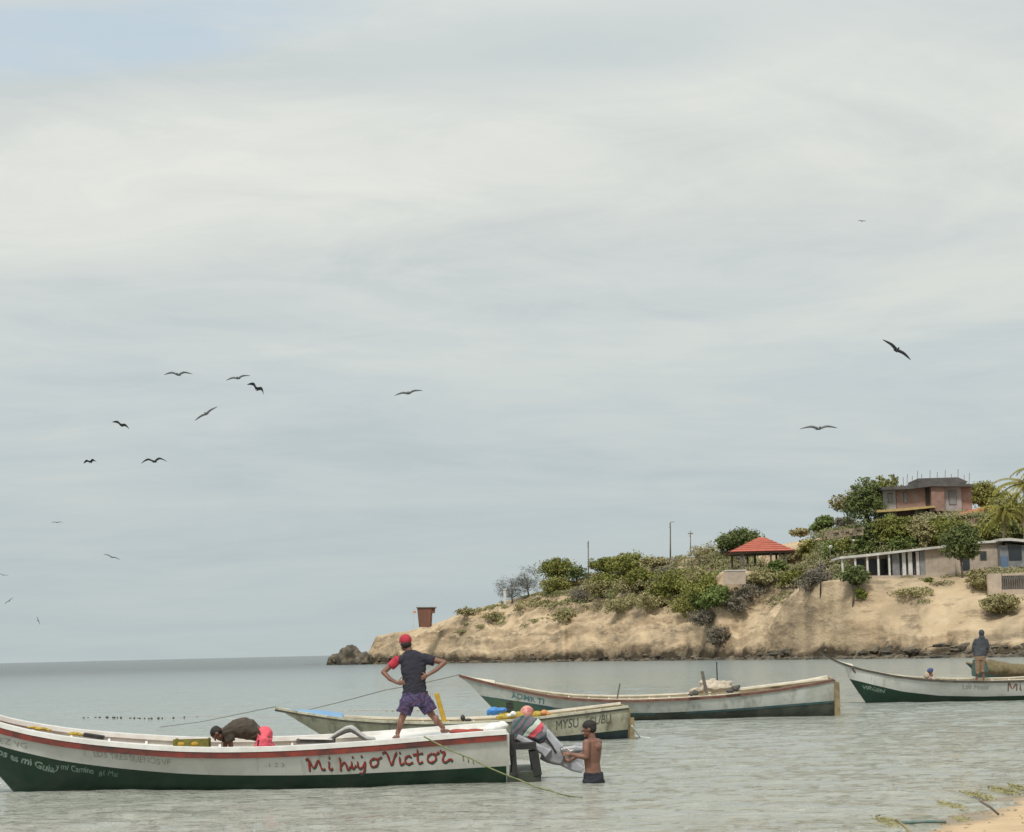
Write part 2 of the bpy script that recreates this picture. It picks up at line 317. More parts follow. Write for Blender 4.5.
def sea_material():
    m, n, l, b = newmat('sea_water')
    b.inputs['IOR'].default_value = 1.33; b.inputs['Roughness'].default_value = 0.07
    g0 = n.new('ShaderNodeNewGeometry'); s0 = n.new('ShaderNodeSeparateXYZ'); l.new(g0.outputs['Position'], s0.inputs[0]); r0 = n.new('ShaderNodeMapRange')
    r0.inputs[1].default_value = 30; r0.inputs[2].default_value = 450; r0.inputs[3].default_value = 0.05; r0.inputs[4].default_value = 0.27; l.new(s0.outputs[1], r0.inputs[0]); l.new(r0.outputs[0], b.inputs['Roughness'])
    g = n.new('ShaderNodeNewGeometry'); s = n.new('ShaderNodeSeparateXYZ'); l.new(g.outputs['Position'], s.inputs[0])
    # suspended sand: the water is paler and warmer in the shallows by the beach, greener further out
    def mth(op, a, c):
        x = n.new('ShaderNodeMath'); x.operation = op
        for i, v in enumerate((a, c)):
            if isinstance(v, (int, float)): x.inputs[i].default_value = v
            else: l.new(v, x.inputs[i])
        return x.outputs[0]
    dist = mth('SUBTRACT', s.outputs[1], mth('MULTIPLY', s.outputs[0], 0.9))
    nb = n.new('ShaderNodeTexNoise'); nb.inputs['Scale'].default_value = 0.08; nb.inputs['Detail'].default_value = 4
    l.new(g.outputs['Position'], nb.inputs[0])
    d2 = mth('ADD', dist, mth('MULTIPLY', mth('SUBTRACT', nb.outputs[0], 0.5), 26))
    mr = n.new('ShaderNodeMapRange'); mr.inputs[1].default_value = 14; mr.inputs[2].default_value = 420
    l.new(d2, mr.inputs[0])
    pw = mth('POWER', mr.outputs[0], 0.45)
    r = n.new('ShaderNodeValToRGB'); e = r.color_ramp.elements
    e[0].position = 0.05; e[0].color = (0.48, 0.465, 0.375, 1); e[1].position = 1.0; e[1].color = (0.125, 0.155, 0.155, 1)
    for p, c in ((0.25, (0.42, 0.43, 0.37)), (0.45, (0.37, 0.415, 0.385)), (0.7, (0.28, 0.33, 0.32))):
        x = e.new(p); x.color = c + (1,)
    l.new(pw, r.inputs[0]); l.new(r.outputs[0], b.inputs['Base Color'])
    def wave(scale, st, det, rough=0.55, dist_=0.3):
        mp = n.new('ShaderNodeMapping'); mp.inputs['Scale'].default_value = st; mp.inputs['Rotation'].default_value = (0, 0, rad(8)); l.new(g.outputs['Position'], mp.inputs[0])
        z = n.new('ShaderNodeTexNoise'); z.inputs['Scale'].default_value = scale; z.inputs['Detail'].default_value = det
        z.inputs['Roughness'].default_value = rough; z.inputs['Distortion'].default_value = dist_
        l.new(mp.outputs[0], z.inputs[0]); return z.outputs[0]
    h = mth('ADD', mth('MULTIPLY', wave(0.16, (0.6, 1, 1), 3), 1.9), 0.0)
    h = mth('ADD', h, mth('ADD', mth('MULTIPLY', wave(0.7, (0.6, 1, 1), 5, .6), 0.42), mth('MULTIPLY', wave(2.6, (0.75, 1, 1), 6, 0.66), 0.46)))
    bp = n.new('ShaderNodeBump'); bp.inputs['Strength'].default_value = 1.0; bp.inputs['Distance'].default_value = 1.0
    l.new(h, bp.inputs['Height']); l.new(bp.outputs[0], b.inputs['Normal'])
    return m
M['sea'] = sea_material()

# ------------------------------------------------------------------ numpy noise
_rng = np.random.default_rng(11)
_lat = _rng.random((64, 64, 64))
def vnoise(x, y, z):
    xi = np.floor(x).astype(int); yi = np.floor(y).astype(int); zi = np.floor(z).astype(int)
    fx, fy, fz = x - xi, y - yi, z - zi
    fx = fx * fx * (3 - 2 * fx); fy = fy * fy * (3 - 2 * fy); fz = fz * fz * (3 - 2 * fz)
    def g(a, b, c): return _lat[(xi + a) & 63, (yi + b) & 63, (zi + c) & 63]
    c00 = g(0, 0, 0) * (1 - fx) + g(1, 0, 0) * fx; c10 = g(0, 1, 0) * (1 - fx) + g(1, 1, 0) * fx
    c01 = g(0, 0, 1) * (1 - fx) + g(1, 0, 1) * fx; c11 = g(0, 1, 1) * (1 - fx) + g(1, 1, 1) * fx
    return (c00 * (1 - fy) + c10 * fy) * (1 - fz) + (c01 * (1 - fy) + c11 * fy) * fz * 1.0 - 0.5
def fbm(x, y, z, o=4, gain=0.5):
    a = 1; s = 0; t = 0
    for i in range(o):
        s = s + a * vnoise(x * 2 ** i + 13.1 * i, y * 2 ** i + 7.7 * i, z * 2 ** i + 3.3 * i); t += a; a *= gain
    return s / t * 2

def grid_mesh(name, X, Y, Z, mat, smooth=True):
    r, c = X.shape
    co = np.stack([X, Y, Z], -1).reshape(-1, 3).astype(np.float32)
    i = np.arange(r - 1)[:, None] * c + np.arange(c - 1)[None, :]
    q = np.stack([i, i + 1, i + c + 1, i + c], -1).reshape(-1, 4)
    me = bpy.data.meshes.new(name); me.vertices.add(len(co)); me.vertices.foreach_set('co', co.ravel())
    me.loops.add(q.size); me.loops.foreach_set('vertex_index', q.ravel().astype(np.int32))
    me.polygons.add(len(q)); me.polygons.foreach_set('loop_start', np.arange(0, q.size, 4, dtype=np.int32)); me.polygons.foreach_set('loop_total', np.full(len(q), 4, dtype=np.int32))
    me.update(calc_edges=True); me.polygons.foreach_set('use_smooth', [smooth] * len(q)); me.materials.append(mat)
    o = bpy.data.objects.new(name, me); COL.objects.link(o); return o

# ------------------------------------------------------------------ sea
ys = np.concatenate([np.linspace(-40, 15, 12), 16 * np.exp(np.linspace(0, 1, 620) * math.log(130 / 16.)), 130 * np.exp(np.linspace(0.01, 1, 160) * math.log(26000 / 130.))])
us = np.concatenate([[-4, -2.5, -1.5, -0.9, -0.5], np.linspace(-0.30, 0.30, 420), [0.5, 0.9, 1.5, 2.5, 4]])
yy = np.maximum(ys, 20)[:, None]
X = us[None, :] * yy; Y = np.repeat(ys[:, None], len(us), 1)
amp = np.clip((160 - Y) / 120, 0, 1) * np.clip((Y - 12) / 8, 0, 1)
Z = amp * (0.05 * fbm(X * 0.30, Y * 0.55, X * 0, 3) + 0.05 * fbm(X * 1.1 + 5, Y * 2.0, X * 0 + 3, 4))
sea = grid_mesh('sea', X, Y, Z, M['sea']); tag(sea, 'pale grey green rippled sea filling the bay', kind='structure')

# ------------------------------------------------------------------ headland
CX = np.array([300, 322, 335, 350, 364, 372, 400, 430, 460, 500, 540, 600, 660, 720, 790, 850, 920, 1024, 1250, 1600, 2200.])
CD = np.array([480, 466, 458, 450, 444, 440, 425, 412, 400, 388, 375, 357, 335, 312, 290, 272, 257, 243, 225, 215, 210.])
CH = np.array([-6, -4, -2, .6, 2.6, 6.3, 6.8, 8.4, 10.6, 12.6, 14.4, 17.2, 18.2, 18.2, 19.2, 20.2, 20.8, 21, 22, 22, 22.])
CR = np.array([6, 6, 6, 7, 7, 8, 10, 17, 22, 28, 32, 40, 40, 38, 42, 48, 54, 58, 60, 60, 60.])
# height as a fraction of the ridge at fractions of the ridge distance
DF = np.array([-0.3, -0.05, 0.0, 0.05, 0.14, 0.28, 0.45, 0.62, 0.8, 1.0, 1.5, 2.4, 4.0, 6.0])
HL = np.array([-0.5, -0.25, -.04, 0.22, 0.38, 0.52, 0.67, 0.81, 0.93, 1.0, 0.98, 0.7, 0.1, -0.6])   # left cape: steep
HR = np.array([-0.4, -0.15, -.03, 0.12, 0.20, 0.33, 0.47, 0.60, 0.80, 1.0, 1.06, 1.12, 1.1, 1.0])     # village side: bank, terrace, hill
def ground_base(px, d):
    h = np.interp(px, CX, CH); r = np.interp(px, CX, CR); t = d / r
    k = np.clip((px - 560) / 260, 0, 1)
    fr = np.interp(t, DF, HL) * (1 - k) + np.interp(t, DF, HR) * k
    return np.where(fr < 0, fr * np.maximum(np.abs(h), 5), fr * h), t
PADS = [(44, 76, 280, 298, 11.1, 9), (34, 47, 321, 334, 14.2, 5), (62, 90, 264, 270, 8.0, 5)]
def ground_full(px, d):
    D0 = np.interp(px, CX, CD); wob = (6 - 3.5 * np.clip((px - 700) / 100, 0, 1)) * fbm(px * 0.035, px * 0, px * 0 + 2, 3) + 2.6 * fbm(px * 0.05, d * .05, px * 0 + 4, 3)
    z, t = ground_base(px, d)
    Yw = D0 + d + wob * np.clip(1 - t, 0.2, 1); Xw = (px - 512) / F * Yw
    cl = np.clip((t + 0.05) / 0.1, 0, 1) * np.clip((1.05 - t) / 0.5, 0.0, 1) * (1 - 0.8 * np.clip((px - 720) / 110, 0, 1) * np.clip((t - .06) / .1, 0, 1))      # rough on the bank
    warp = fbm(Xw * .08, Yw * .08, z * .2, 3)
    s = z - 0.17 * Xw + 3.2 * warp
    per = 2.9; fr = s / per - np.floor(s / per)
    z2 = z + cl * (per * 0.5) * (np.power(fr, 4.0) - fr) * 1.9
    z2 = z2 + cl * (1.1 * fbm(Xw * .22, Yw * .22, z * .3 + 5, 4) + 0.55 * fbm(Xw * .9, Yw * .9, z, 3)) * np.clip(z / 5, 0.35, 1)
    z2 = z2 + cl * 0.55 * (0.35 - np.abs(fbm(Xw * .55, (z - .2 * Xw) * 1.1, Yw * .4, 4))) * np.clip(z / 3, .3, 1)
    z2 = z2 + 0.35 * fbm(Xw * .12, Yw * .12, z * 0, 4) * np.clip(t * 2, 0, 1)
    s3 = (z - 0.24 * Xw) * 1.1 + 2 * warp; z2 = z2 + cl * 0.9 * np.abs(fbm(Xw * .05, s3 * .45, Yw * .03, 4)) * np.clip(z / 4, .3, 1)
    for (x0, x1, y0, y1, zp, mg) in PADS:       # level ground under the buildings
        dx = np.maximum(np.maximum(x0 - Xw, Xw - x1), 0); dy = np.maximum(np.maximum(y0 - Yw, Yw - y1), 0); q = np.clip(1 - np.hypot(dx, dy) / mg, 0, 1); q = q * q * (3 - 2 * q) * np.clip((d - 1.5) / 5, 0, 1)
        z2 = z2 * (1 - q) + (zp + 0.15 * (z2 - z)) * q
    return Xw, Yw, z2
pxs = np.concatenate([np.arange(300, 1090, 1.25), np.linspace(1092, 2200, 110)])
ds = np.concatenate([np.arange(-6, 34, 0.33), np.arange(34, 80, 0.9), np.linspace(82, 330, 40)])
PX, DD = np.meshgrid(pxs, ds)
GX, GY, GZ = ground_full(PX, DD)
def headland_material():
    m, n, l, b = newmat('sandstone_and_sand'); b.inputs['Roughness'].default_value = 0.95; b.inputs['Specular IOR Level'].default_value = 0.15
    g = n.new('ShaderNodeNewGeometry'); sp = n.new('ShaderNodeSeparateXYZ'); l.new(g.outputs['Position'], sp.inputs[0])
    sn = n.new('ShaderNodeSeparateXYZ'); l.new(g.outputs['Normal'], sn.inputs[0])
    def nz(scale, st=(1, 1, 1), det=6, rough=0.6, rot=0):
        mp = n.new('ShaderNodeMapping'); mp.inputs['Scale'].default_value = st; mp.inputs['Rotation'].default_value = (0, rot, 0); l.new(g.outputs['Position'], mp.inputs[0])
        z = n.new('ShaderNodeTexNoise'); z.inputs['Scale'].default_value = scale; z.inputs['Detail'].default_value = det; z.inputs['Roughness'].default_value = rough
        l.new(mp.outputs[0], z.inputs[0]); return z.outputs[0]
    def ramp(src, stops):
        r = n.new('ShaderNodeValToRGB'); l.new(src, r.inputs[0]); e = r.color_ramp.elements
        while len(e) < len(stops): e.new(.5)
        for i, (p, c) in enumerate(stops): e[i].position = p; e[i].color = c + (1,)
        return r.outputs[0]
    def mix(f, a, c):
        x = n.new('ShaderNodeMix'); x.data_type = 'RGBA'; l.new(f, x.inputs[0]); l.new(a, x.inputs[6])
        if isinstance(c, tuple): x.inputs[7].default_value = c + (1,)
        else: l.new(c, x.inputs[7])
        return x.outputs[2]
    def mr(src, a, c, lo=0, hi=1):
        x = n.new('ShaderNodeMapRange'); x.inputs[1].default_value = a; x.inputs[2].default_value = c; x.inputs[3].default_value = lo; x.inputs[4].default_value = hi; l.new(src, x.inputs[0]); return x.outputs[0]
    def mth(op, a, c):
        x = n.new('ShaderNodeMath'); x.operation = op
        for i, v in enumerate((a, c)):
            if isinstance(v, (int, float)): x.inputs[i].default_value = v
            else: l.new(v, x.inputs[i])
        return x.outputs[0]
    sand = ramp(nz(0.10, det=7), [(0.32, (0.50, 0.375, 0.235)), (0.52, (0.62, 0.485, 0.32)), (0.72, (0.45, 0.345, 0.22))])
    rock = ramp(nz(0.16, (0.45, 0.45, 1.8), 8, 0.7, rad(14)), [(0.32, (0.27, 0.20, 0.13)), (0.44, (0.45, 0.335, 0.215)), (0.56, (0.60, 0.46, 0.30)), (0.70, (0.34, 0.26, 0.175))])
    c = mix(mr(sn.outputs[2], 0.74, 0.50), sand, rock)
    # left cape is older, greyer rock
    c = mix(mth('MULTIPLY', mr(nz(0.07, det=6, rough=.65), 0.50, 0.62), 0.5), c, (0.22, 0.18, 0.125))
    c = mix(mth('MULTIPLY', mr(nz(0.22, (.5, .5, 2.4), 9, .75, rad(16)), 0.54, 0.60), 0.6), c, (0.17, 0.135, 0.095))
    # low dry ground cover tones on flats well above the water
    c = mix(mth('MULTIPLY', mr(nz(0.09, (1, 1, 1), 8, 0.75), 0.52, 0.60), mth('MULTIPLY', mr(sp.outputs[2], 8.5, 12), 0.6)), c, (0.20, 0.18, 0.10))
    # wet, algae-dark band at the waterline
    wl = mth('ADD', sp.outputs[2], mth('MULTIPLY', mth('SUBTRACT', nz(0.14, (1, 1, 1.2), 7, 0.7), 0.5), 6.5))
    c = mix(mr(wl, 2.2, 0.9), c, (0.075, 0.058, 0.038))
    l.new(c, b.inputs['Base Color'])
    bp = n.new('ShaderNodeBump'); bp.inputs['Distance'].default_value = 0.7; bp.inputs['Strength'].default_value = 0.9
    l.new(nz(0.5, (.8, .8, 1.7), 9, 0.72, rad(14)), bp.inputs['Height']); l.new(bp.outputs[0], b.inputs['Normal'])
    return m
M['headland'] = headland_material()
head = grid_mesh('headland', GX, GY, GZ, M['headland'])
tag(head, 'sandy headland with eroded sandstone bank above the water', kind='structure')
from mathutils.bvhtree import BVHTree
_bvh = BVHTree.FromPolygons([tuple(v.co) for v in head.data.vertices], [tuple(p.vertices) for p in head.data.polygons])
def ground_at(x, y):
    h = _bvh.ray_cast(Vector((x, y, 100)), Vector((0, 0, -1)))
    return h[0].z if h[0] is not None else 0.0

def solveD(px, py, Dfall):
    """distance at which the ground shows at this photo pixel"""
    D0 = float(np.interp(px, CX, CD)); last = None
    for i in range(2, 110):
        Y = D0 + i; x = wx0(px, Y); g = ground_at(x, Y); d = Vector((x, Y, g)) - CAM; v = d.dot(_U) / d.dot(_F) * F; q = 416 - v
        if q <= py: return Y
    return Dfall
def wx0(px, Y): return P(px, 560, Y).x
# boulders off the cape
def boulder(name, c, r, seed, mat, label, group, flat=1.0):
    bm = bmesh.new(); bmesh.ops.create_icosphere(bm, subdivisions=4, radius=1)
    co = np.array([v.co[:] for v in bm.verts]); nn = fbm(co[:, 0] * 1.3 + seed, co[:, 1] * 1.3 + seed, co[:, 2] * 1.3, 4); n2 = fbm(co[:, 0] * 4 + seed, co[:, 1] * 4, co[:, 2] * 4, 3)
    for v, a, b2 in zip(bm.verts, nn, n2):
        s = 1 + 0.40 * a + 0.22 * b2; v.co = Vector((v.co.x * r[0] * s, v.co.y * r[1] * s, v.co.z * r[2] * s))
    me = bpy.data.meshes.new(name); bm.to_mesh(me); bm.free(); me.polygons.foreach_set('use_smooth', [True] * len(me.polygons)); me.materials.append(mat)
    o = bpy.data.objects.new(name, me); COL.objects.link(o); o.location = c; tag(o, label, 'rock', group)
    return o
M['darkrock'] = surf('dark_sea_rock', (0.10, 0.085, 0.06), (0.21, 0.17, 0.115), 0.25, 0.9, 0.15, 1.5, third=((0.05, 0.045, 0.035), 0.4, 0.45, 0.6))
M['tanrock'] = surf('weathered_tan_rock', (0.25, 0.205, 0.14), (0.36, 0.285, 0.185), 0.4, 0.9, 0.15, 1.2, third=((0.09, 0.075, 0.05), 0.35, 0.48, 0.62))
for (px, base, top, wd, D, mt, lab) in ((336, 664, 654, 17, 452, 'darkrock', 'small dark rock at the very tip of the headland'),
                                       (351, 664, 647, 26, 446, 'darkrock', 'rounded brown rock between the dark tip rock and the cliff'),
                                       (364, 663, 651, 18, 440, 'darkrock', 'low dark rock against the foot of the cliff end')):
    k = D / F; p = P(px, base, D); h = (base - top) * k
    boulder('shore_rock', (p.x, D, h * 0.15), (wd * k / 2 * 1.05, 4, h * 0.85), px * .37, M[mt], lab, 'rocks off the tip of the headland')
p = P(413, 660, 415)
# ------------------------------------------------------------------ beach, near right
def beach_material():
    m = beach_dry(); n = m.node_tree.nodes; l = m.node_tree.links; b = n['Principled BSDF']; src = b.inputs['Base Color'].links[0].from_socket
    g = n.new('ShaderNodeNewGeometry'); s_ = n.new('ShaderNodeSeparateXYZ'); l.new(g.outputs['Position'], s_.inputs[0]); nz = n.new('ShaderNodeTexNoise'); nz.inputs['Scale'].default_value = 1.3; nz.inputs['Detail'].default_value = 5; l.new(g.outputs['Position'], nz.inputs[0])
    ad = n.new('ShaderNodeMath'); ad.operation = 'MULTIPLY_ADD'; l.new(nz.outputs[0], ad.inputs[0]); ad.inputs[1].default_value = -0.035; l.new(s_.outputs[2], ad.inputs[2])
    r = n.new('ShaderNodeMapRange'); r.inputs[1].default_value = 0.0; r.inputs[2].default_value = 0.03; r.inputs[3].default_value = 1; r.inputs[4].default_value = 0; l.new(ad.outputs[0], r.inputs[0])
    mx = n.new('ShaderNodeMix'); mx.data_type = 'RGBA'; l.new(r.outputs[0], mx.inputs[0]); l.new(src, mx.inputs[6]); mx.inputs[7].default_value = (0.27, 0.20, 0.125, 1); l.new(mx.outputs[2], b.inputs['Base Color'])
    rr = n.new('ShaderNodeMapRange'); rr.inputs[3].default_value = 0.95; rr.inputs[4].default_value = 0.25; l.new(r.outputs[0], rr.inputs[0]); l.new(rr.outputs[0], b.inputs['Roughness']); return m
def beach_dry():
    return surf('beach_sand', (0.58, 0.43, 0.27), (0.50, 0.37, 0.23), 1.5, 0.95, 0.03, 7, third=((0.38, 0.27, 0.16), 2.5, 0.55, 0.75), spec=0.2)
bx = np.linspace(-1, 1, 150)
# shoreline from (4.4,22) running away to the right; sand lies to its right / towards the camera
A = np.array([3.85, 22.4]); Bp = np.array([5.75, 25.9]); dirv = (Bp - A) / np.linalg.norm(Bp - A); nrm = np.array([dirv[1], -dirv[0]])
ss = np.concatenate([np.linspace(-26, -6, 25), np.linspace(-5.8, 12, 180), np.linspace(12.5, 40, 30)]); tt = np.concatenate([np.linspace(-1.2, 4, 90), np.linspace(4.2, 30, 40)])
S, T = np.meshgrid(ss, tt)
wig = 0.35 * fbm(S * 0.35, S * 0, S * 0 + 1, 3) + 0.00 * S + 0.0040 * np.clip(S, 0, 40) ** 2
BX = A[0] + dirv[0] * S + nrm[0] * (T + wig); BY = A[1] + dirv[1] * S + nrm[1] * (T + wig)
BZ = np.where(T < 0, T * 0.10, 0.5 * (1 - np.exp(-T * 0.13))) + np.clip(T + .3, 0, 1) * (0.03 * fbm(S * 0.9, T * 0.9, S * 0, 4) + 0.012 * fbm(S * 5, T * 5, S * 0, 2))
beach = grid_mesh('beach', BX, BY, BZ, beach_material()); tag(beach, 'strip of tan beach sand in the lower right corner', kind='structure')

# ================================================================== boats
def smooth_curve(xs, zs, x0, x1, n=300, win=15):
    q = np.linspace(x0, x1, n); order = np.argsort(xs); v = np.interp(q, np.array(xs)[order], np.array(zs)[order])
    pad = np.concatenate([2 * v[0] - v[win:0:-1], v, 2 * v[-1] - v[-2:-win - 2:-1]]); k = np.hanning(win + 2)[1:-1]; k /= k.sum()
    s = np.convolve(pad, k, 'same')[win:-win]
    return q, s

class Boat:
    """open fishing boat; curves are read off the near side, bow to the left"""
    def __init__(s, name, label, Ys, Yb, pxs_, pxb, water, beam, heel, sheer, paint, stem, cap_h, rail_h, mats, cap_out=0.03, cap_in=0.12, transom_rake=0.0, group='open fishing boats moored in the bay', shape_aft=0.82, zfloor=0.12):
        s.mats = mats; s.beam = beam
        O = P(pxs_, water[0], Ys); Bw = P(pxb, water[1], Yb); O.z = 0; Bw.z = 0
        d = (Bw - O).normalized(); ang = math.atan2(d.y, d.x)
        side = Vector((-d.y, d.x, 0))           # local +y, points at the viewer
        s.root = empty(name, (O.x - side.x * beam / 2, O.y - side.y * beam / 2, math.sin(heel) * beam / 2), (-heel, 0, ang), label, 'boat', group)
        s.root.rotation_mode = 'XYZ'
        s.MW = Matrix.Translation(s.root.location) @ Euler((-heel, 0, ang)).to_matrix().to_4x4(); s.MI = s.MW.inverted()
        s.Ys, s.Yb, s.pxs, s.pxb = Ys, Yb, pxs_, pxb
        sh = [s.loc(*p) for p in sheer]; pt = [s.loc(*p) for p in paint]; st = [s.loc(*p, centre=True) for p in stem]
        s.L = max(a.x for a in sh); L_ = s.L
        s.q, s.Z = smooth_curve([a.x for a in sh], [a.z for a in sh], 0, L_)
        _, s.ZP = smooth_curve([a.x for a in pt], [a.z for a in pt], 0, L_, win=9)
        s.stx = np.array([a.x for a in st]); s.stz = np.array([a.z for a in st])      # forefoot -> tip
        o = np.argsort(s.stx); s.stx = s.stx[o]; s.stz = s.stz[o]
        s.aft = shape_aft; s.cap_h = cap_h
        n = 72; t = np.linspace(0, 1, n); xs = L_ * (1 - (1 - t) ** 1.25); xs[0] = 0
        s.xs = xs
        rows_lo, rows_hi = 7, 6
        lo = [[], []]; hi = [[], []]
        for x in xs:
            zk = s.keel(x); zt = s.z(x) - cap_h; zp = min(max(s.zp(x), zk), zt)
            zt = max(zt, zk)
            for sgn, k in ((1, 0), (-1, 1)):
                lo[k].append([Vector((x, sgn * s.b(x, zk + (zp - zk) * (j / rows_lo) ** 1.5), zk + (zp - zk) * (j / rows_lo) ** 1.5)) for j in range(rows_lo + 1)])
                hi[k].append([Vector((x, sgn * s.b(x, zp + (zt - zp) * j / rows_hi), zp + (zt - zp) * j / rows_hi)) for j in range(rows_hi + 1)])
        m = MB()
        secs = [a[::-1] + b[1:] for a, b in zip(lo[0], lo[1])]
        m.loft(secs, closed=False); s.bottom = m.build('hull_bottom', mats['bottom'], s.root, smooth=True)
        m = MB(); m.loft(hi[0], closed=False); m.loft(hi[1], closed=False); s.top = m.build('topside', mats['topside'], s.root, smooth=True)
        # transom
        x = 0.0; zk = s.keel(0); zt = s.z(0) - cap_h; zsq = [zk + (zt - zk) * (j / 10) ** 1.3 for j in range(11)]
        pr = [(s.b(0, z), z) for z in zsq]
        poly = [(y, z) for y, z in pr] + [(-y, z) for y, z in pr[::-1]]
        m = MB(); m.loft([[Vector((-0.05, y, z)) for y, z in poly], [Vector((0.0, y * 0.999, z)) for y, z in poly]]); m.build('transom', mats.get('transom', mats['topside']), s.root)
        # rub rail and gunwale cap
        def strip(name, zo0, zo1, yo0, yo1, mat, x_end=1.0, inner=False):
            mb = MB()
            for sgn in (1, -1):
                sec = []
                for x in xs:
                    if x > L_ * x_end: break
                    z = s.z(x); b_ = s.b(x, z - cap_h)
                    y0 = max(b_ + yo0, 0.004) if yo0 < 0 else b_ + yo0; y1 = b_ + yo1
                    sec.append([Vector((x, sgn * y0, z + zo0)), Vector((x, sgn * y1, z + zo0)), Vector((x, sgn * y1, z + zo1)), Vector((x, sgn * y0, z + zo1))])
                mb.loft(sec)
            return mb.build(name, mat, s.root)
        if rail_h: strip('rub_rail', -cap_h - rail_h, -cap_h, -0.01, 0.018, mats['rail'])
        for sgn in (1, -1):
            mb = MB(); sec = []
            for x in xs:
                z = s.z(x); b_ = s.b(x, z - cap_h); sec.append([Vector((x, sgn * max(b_ - cap_in, 0.004), z - cap_h)), Vector((x, sgn * (b_ + cap_out), z - cap_h)), Vector((x, sgn * (b_ + cap_out), z)), Vector((x, sgn * max(b_ - cap_in, 0.004), z))])
            mb.loft(sec).build('gunwale', mats.get('near_cap', mats['cap']) if sgn > 0 else mats['cap'], s.root)
        # inside
        zf = zfloor; ins = [[], []]; band = [[], []]; fl = []
        bw = mats.get('band_w', 0.0)
        for x in xs:
            zk = s.keel(x) + 0.05; z0 = max(zf, zk); zt = s.z(x) - cap_h + 0.01; z0 = min(z0, zt - 0.01); zb = max(zt - bw, z0) if bw else z0
            for sgn, k in ((1, 0), (-1, 1)):
                bb = lambda z: max(s.b(x, z) - 0.035, 0.001)
                ins[k].append([Vector((x, sgn * bb(zb + (zt - zb) * j / 4), zb + (zt - zb) * j / 4)) for j in range(5)])
                band[k].append([Vector((x, sgn * bb(z0 + (zb - z0) * j / 4), z0 + (zb - z0) * j / 4)) for j in range(5)])
            fl.append([Vector((x, max(s.b(x, z0) - 0.035, 0.001), z0)), Vector((x, -max(s.b(x, z0) - 0.035, 0.001), z0))])
        m = MB(); m.loft(ins[0], closed=False); m.loft(ins[1], closed=False); m.build('inner_wall', mats['inside'], s.root, smooth=True)
        if bw:
            m = MB(); m.loft(band[0], closed=False); m.loft(band[1], closed=False); m.build('inner_band', mats['band'], s.root, smooth=True)
        m = MB(); m.loft(fl, closed=False); m.build('floor', mats.get('floor', mats['inside']), s.root)
        for i in range(5):
            x = L_ * (0.14 + 0.15 * i); z = s.z(x) - cap_h - 0.10; y = s.b(x, z) - 0.03
            MB().box((x, 0, z), (0.26, 2 * y, 0.04)).build('thwart', mats.get('thwart', mats['inside']), s.root)
        # frames inside
        for i in range(int(L_ / 0.62)):
            x = 0.5 + 0.62 * i
            if x > L_ * 0.86: break
            for sgn in (1, -1):
                z0 = max(zf, s.keel(x) + 0.06); zt = s.z(x) - cap_h
                pts = [Vector((x, sgn * (s.b(x, z0 + (zt - z0) * j / 4) - 0.05), z0 + (zt - z0) * j / 4)) for j in range(5)]
                MB().loft([[p + Vector((-.02, 0, 0)), p + Vector((.02, 0, 0)), p + Vector((.02, -sgn * .03, 0)), p + Vector((-.02, -sgn * .03, 0))] for p in pts]).build('rib', mats['inside'], s.root)
        # short foredeck closing the bow
        f = []
        for x in xs:
            if x < L_ * mats.get('deck_from', 0.90): continue
            z = s.z(x) - 0.015; y = max(s.b(x, z - 0.02) - 0.06, 0.001); cr = min(0.10, y * .3); f.append([Vector((x, y, z)), Vector((x, y * .5, z + cr * .75)), Vector((x, 0, z + cr)), Vector((x, -y * .5, z + cr * .75)), Vector((x, -y, z)), Vector((x, -y, z - .025)), Vector((x, y, z - .025))])
        MB().loft(f).build('foredeck', mats.get('deck', mats['cap']), s.root)
    def Y(s, px): return s.Ys + (s.Yb - s.Ys) * (px - s.pxs) / (s.pxb - s.pxs)
    def loc(s, px, py, centre=False):
        t = min(max((px - s.pxs) / (s.pxb - s.pxs), 0), 1.0)
        return s.MI @ P(px, py, s.Y(px) + s.beam / 2 * (1 if centre else max(0, (t - 0.42) / 0.58) ** 2.3))
    def z(s, x): return float(np.interp(x, s.q, s.Z))
    def zp(s, x): return float(np.interp(x, s.q, s.ZP))
    def keel(s, x): return float(np.interp(x, s.stx, s.stz, left=-0.28)) if x > s.stx[0] else -0.28
    def B(s, x):
        t = x / s.L
        return s.beam / 2 * (s.aft + (1 - s.aft) * math.sin(min(t / 0.42, 1) * math.pi / 2) if t < 0.42 else max(1 - ((t - 0.42) / 0.58) ** 2.3, 0.0))
    def b(s, x, z):
        zk = s.keel(x); zt = s.z(x); t = x / s.L
        e = 0.28 + 0.75 * max(0, (t - 0.35) / 0.65) ** 1.3
        u = min(max((z - zk) / max(zt - zk, 1e-3), 0.0), 1.0)
        return s.B(x) * u ** e + 0.004
    def on_side(s, px, py, off=0.006):
        """point of the near hull side seen at a photo pixel"""
        l = s.loc(px, py); return Vector((l.x, s.b(max(l.x, 0), l.z) + off, l.z))
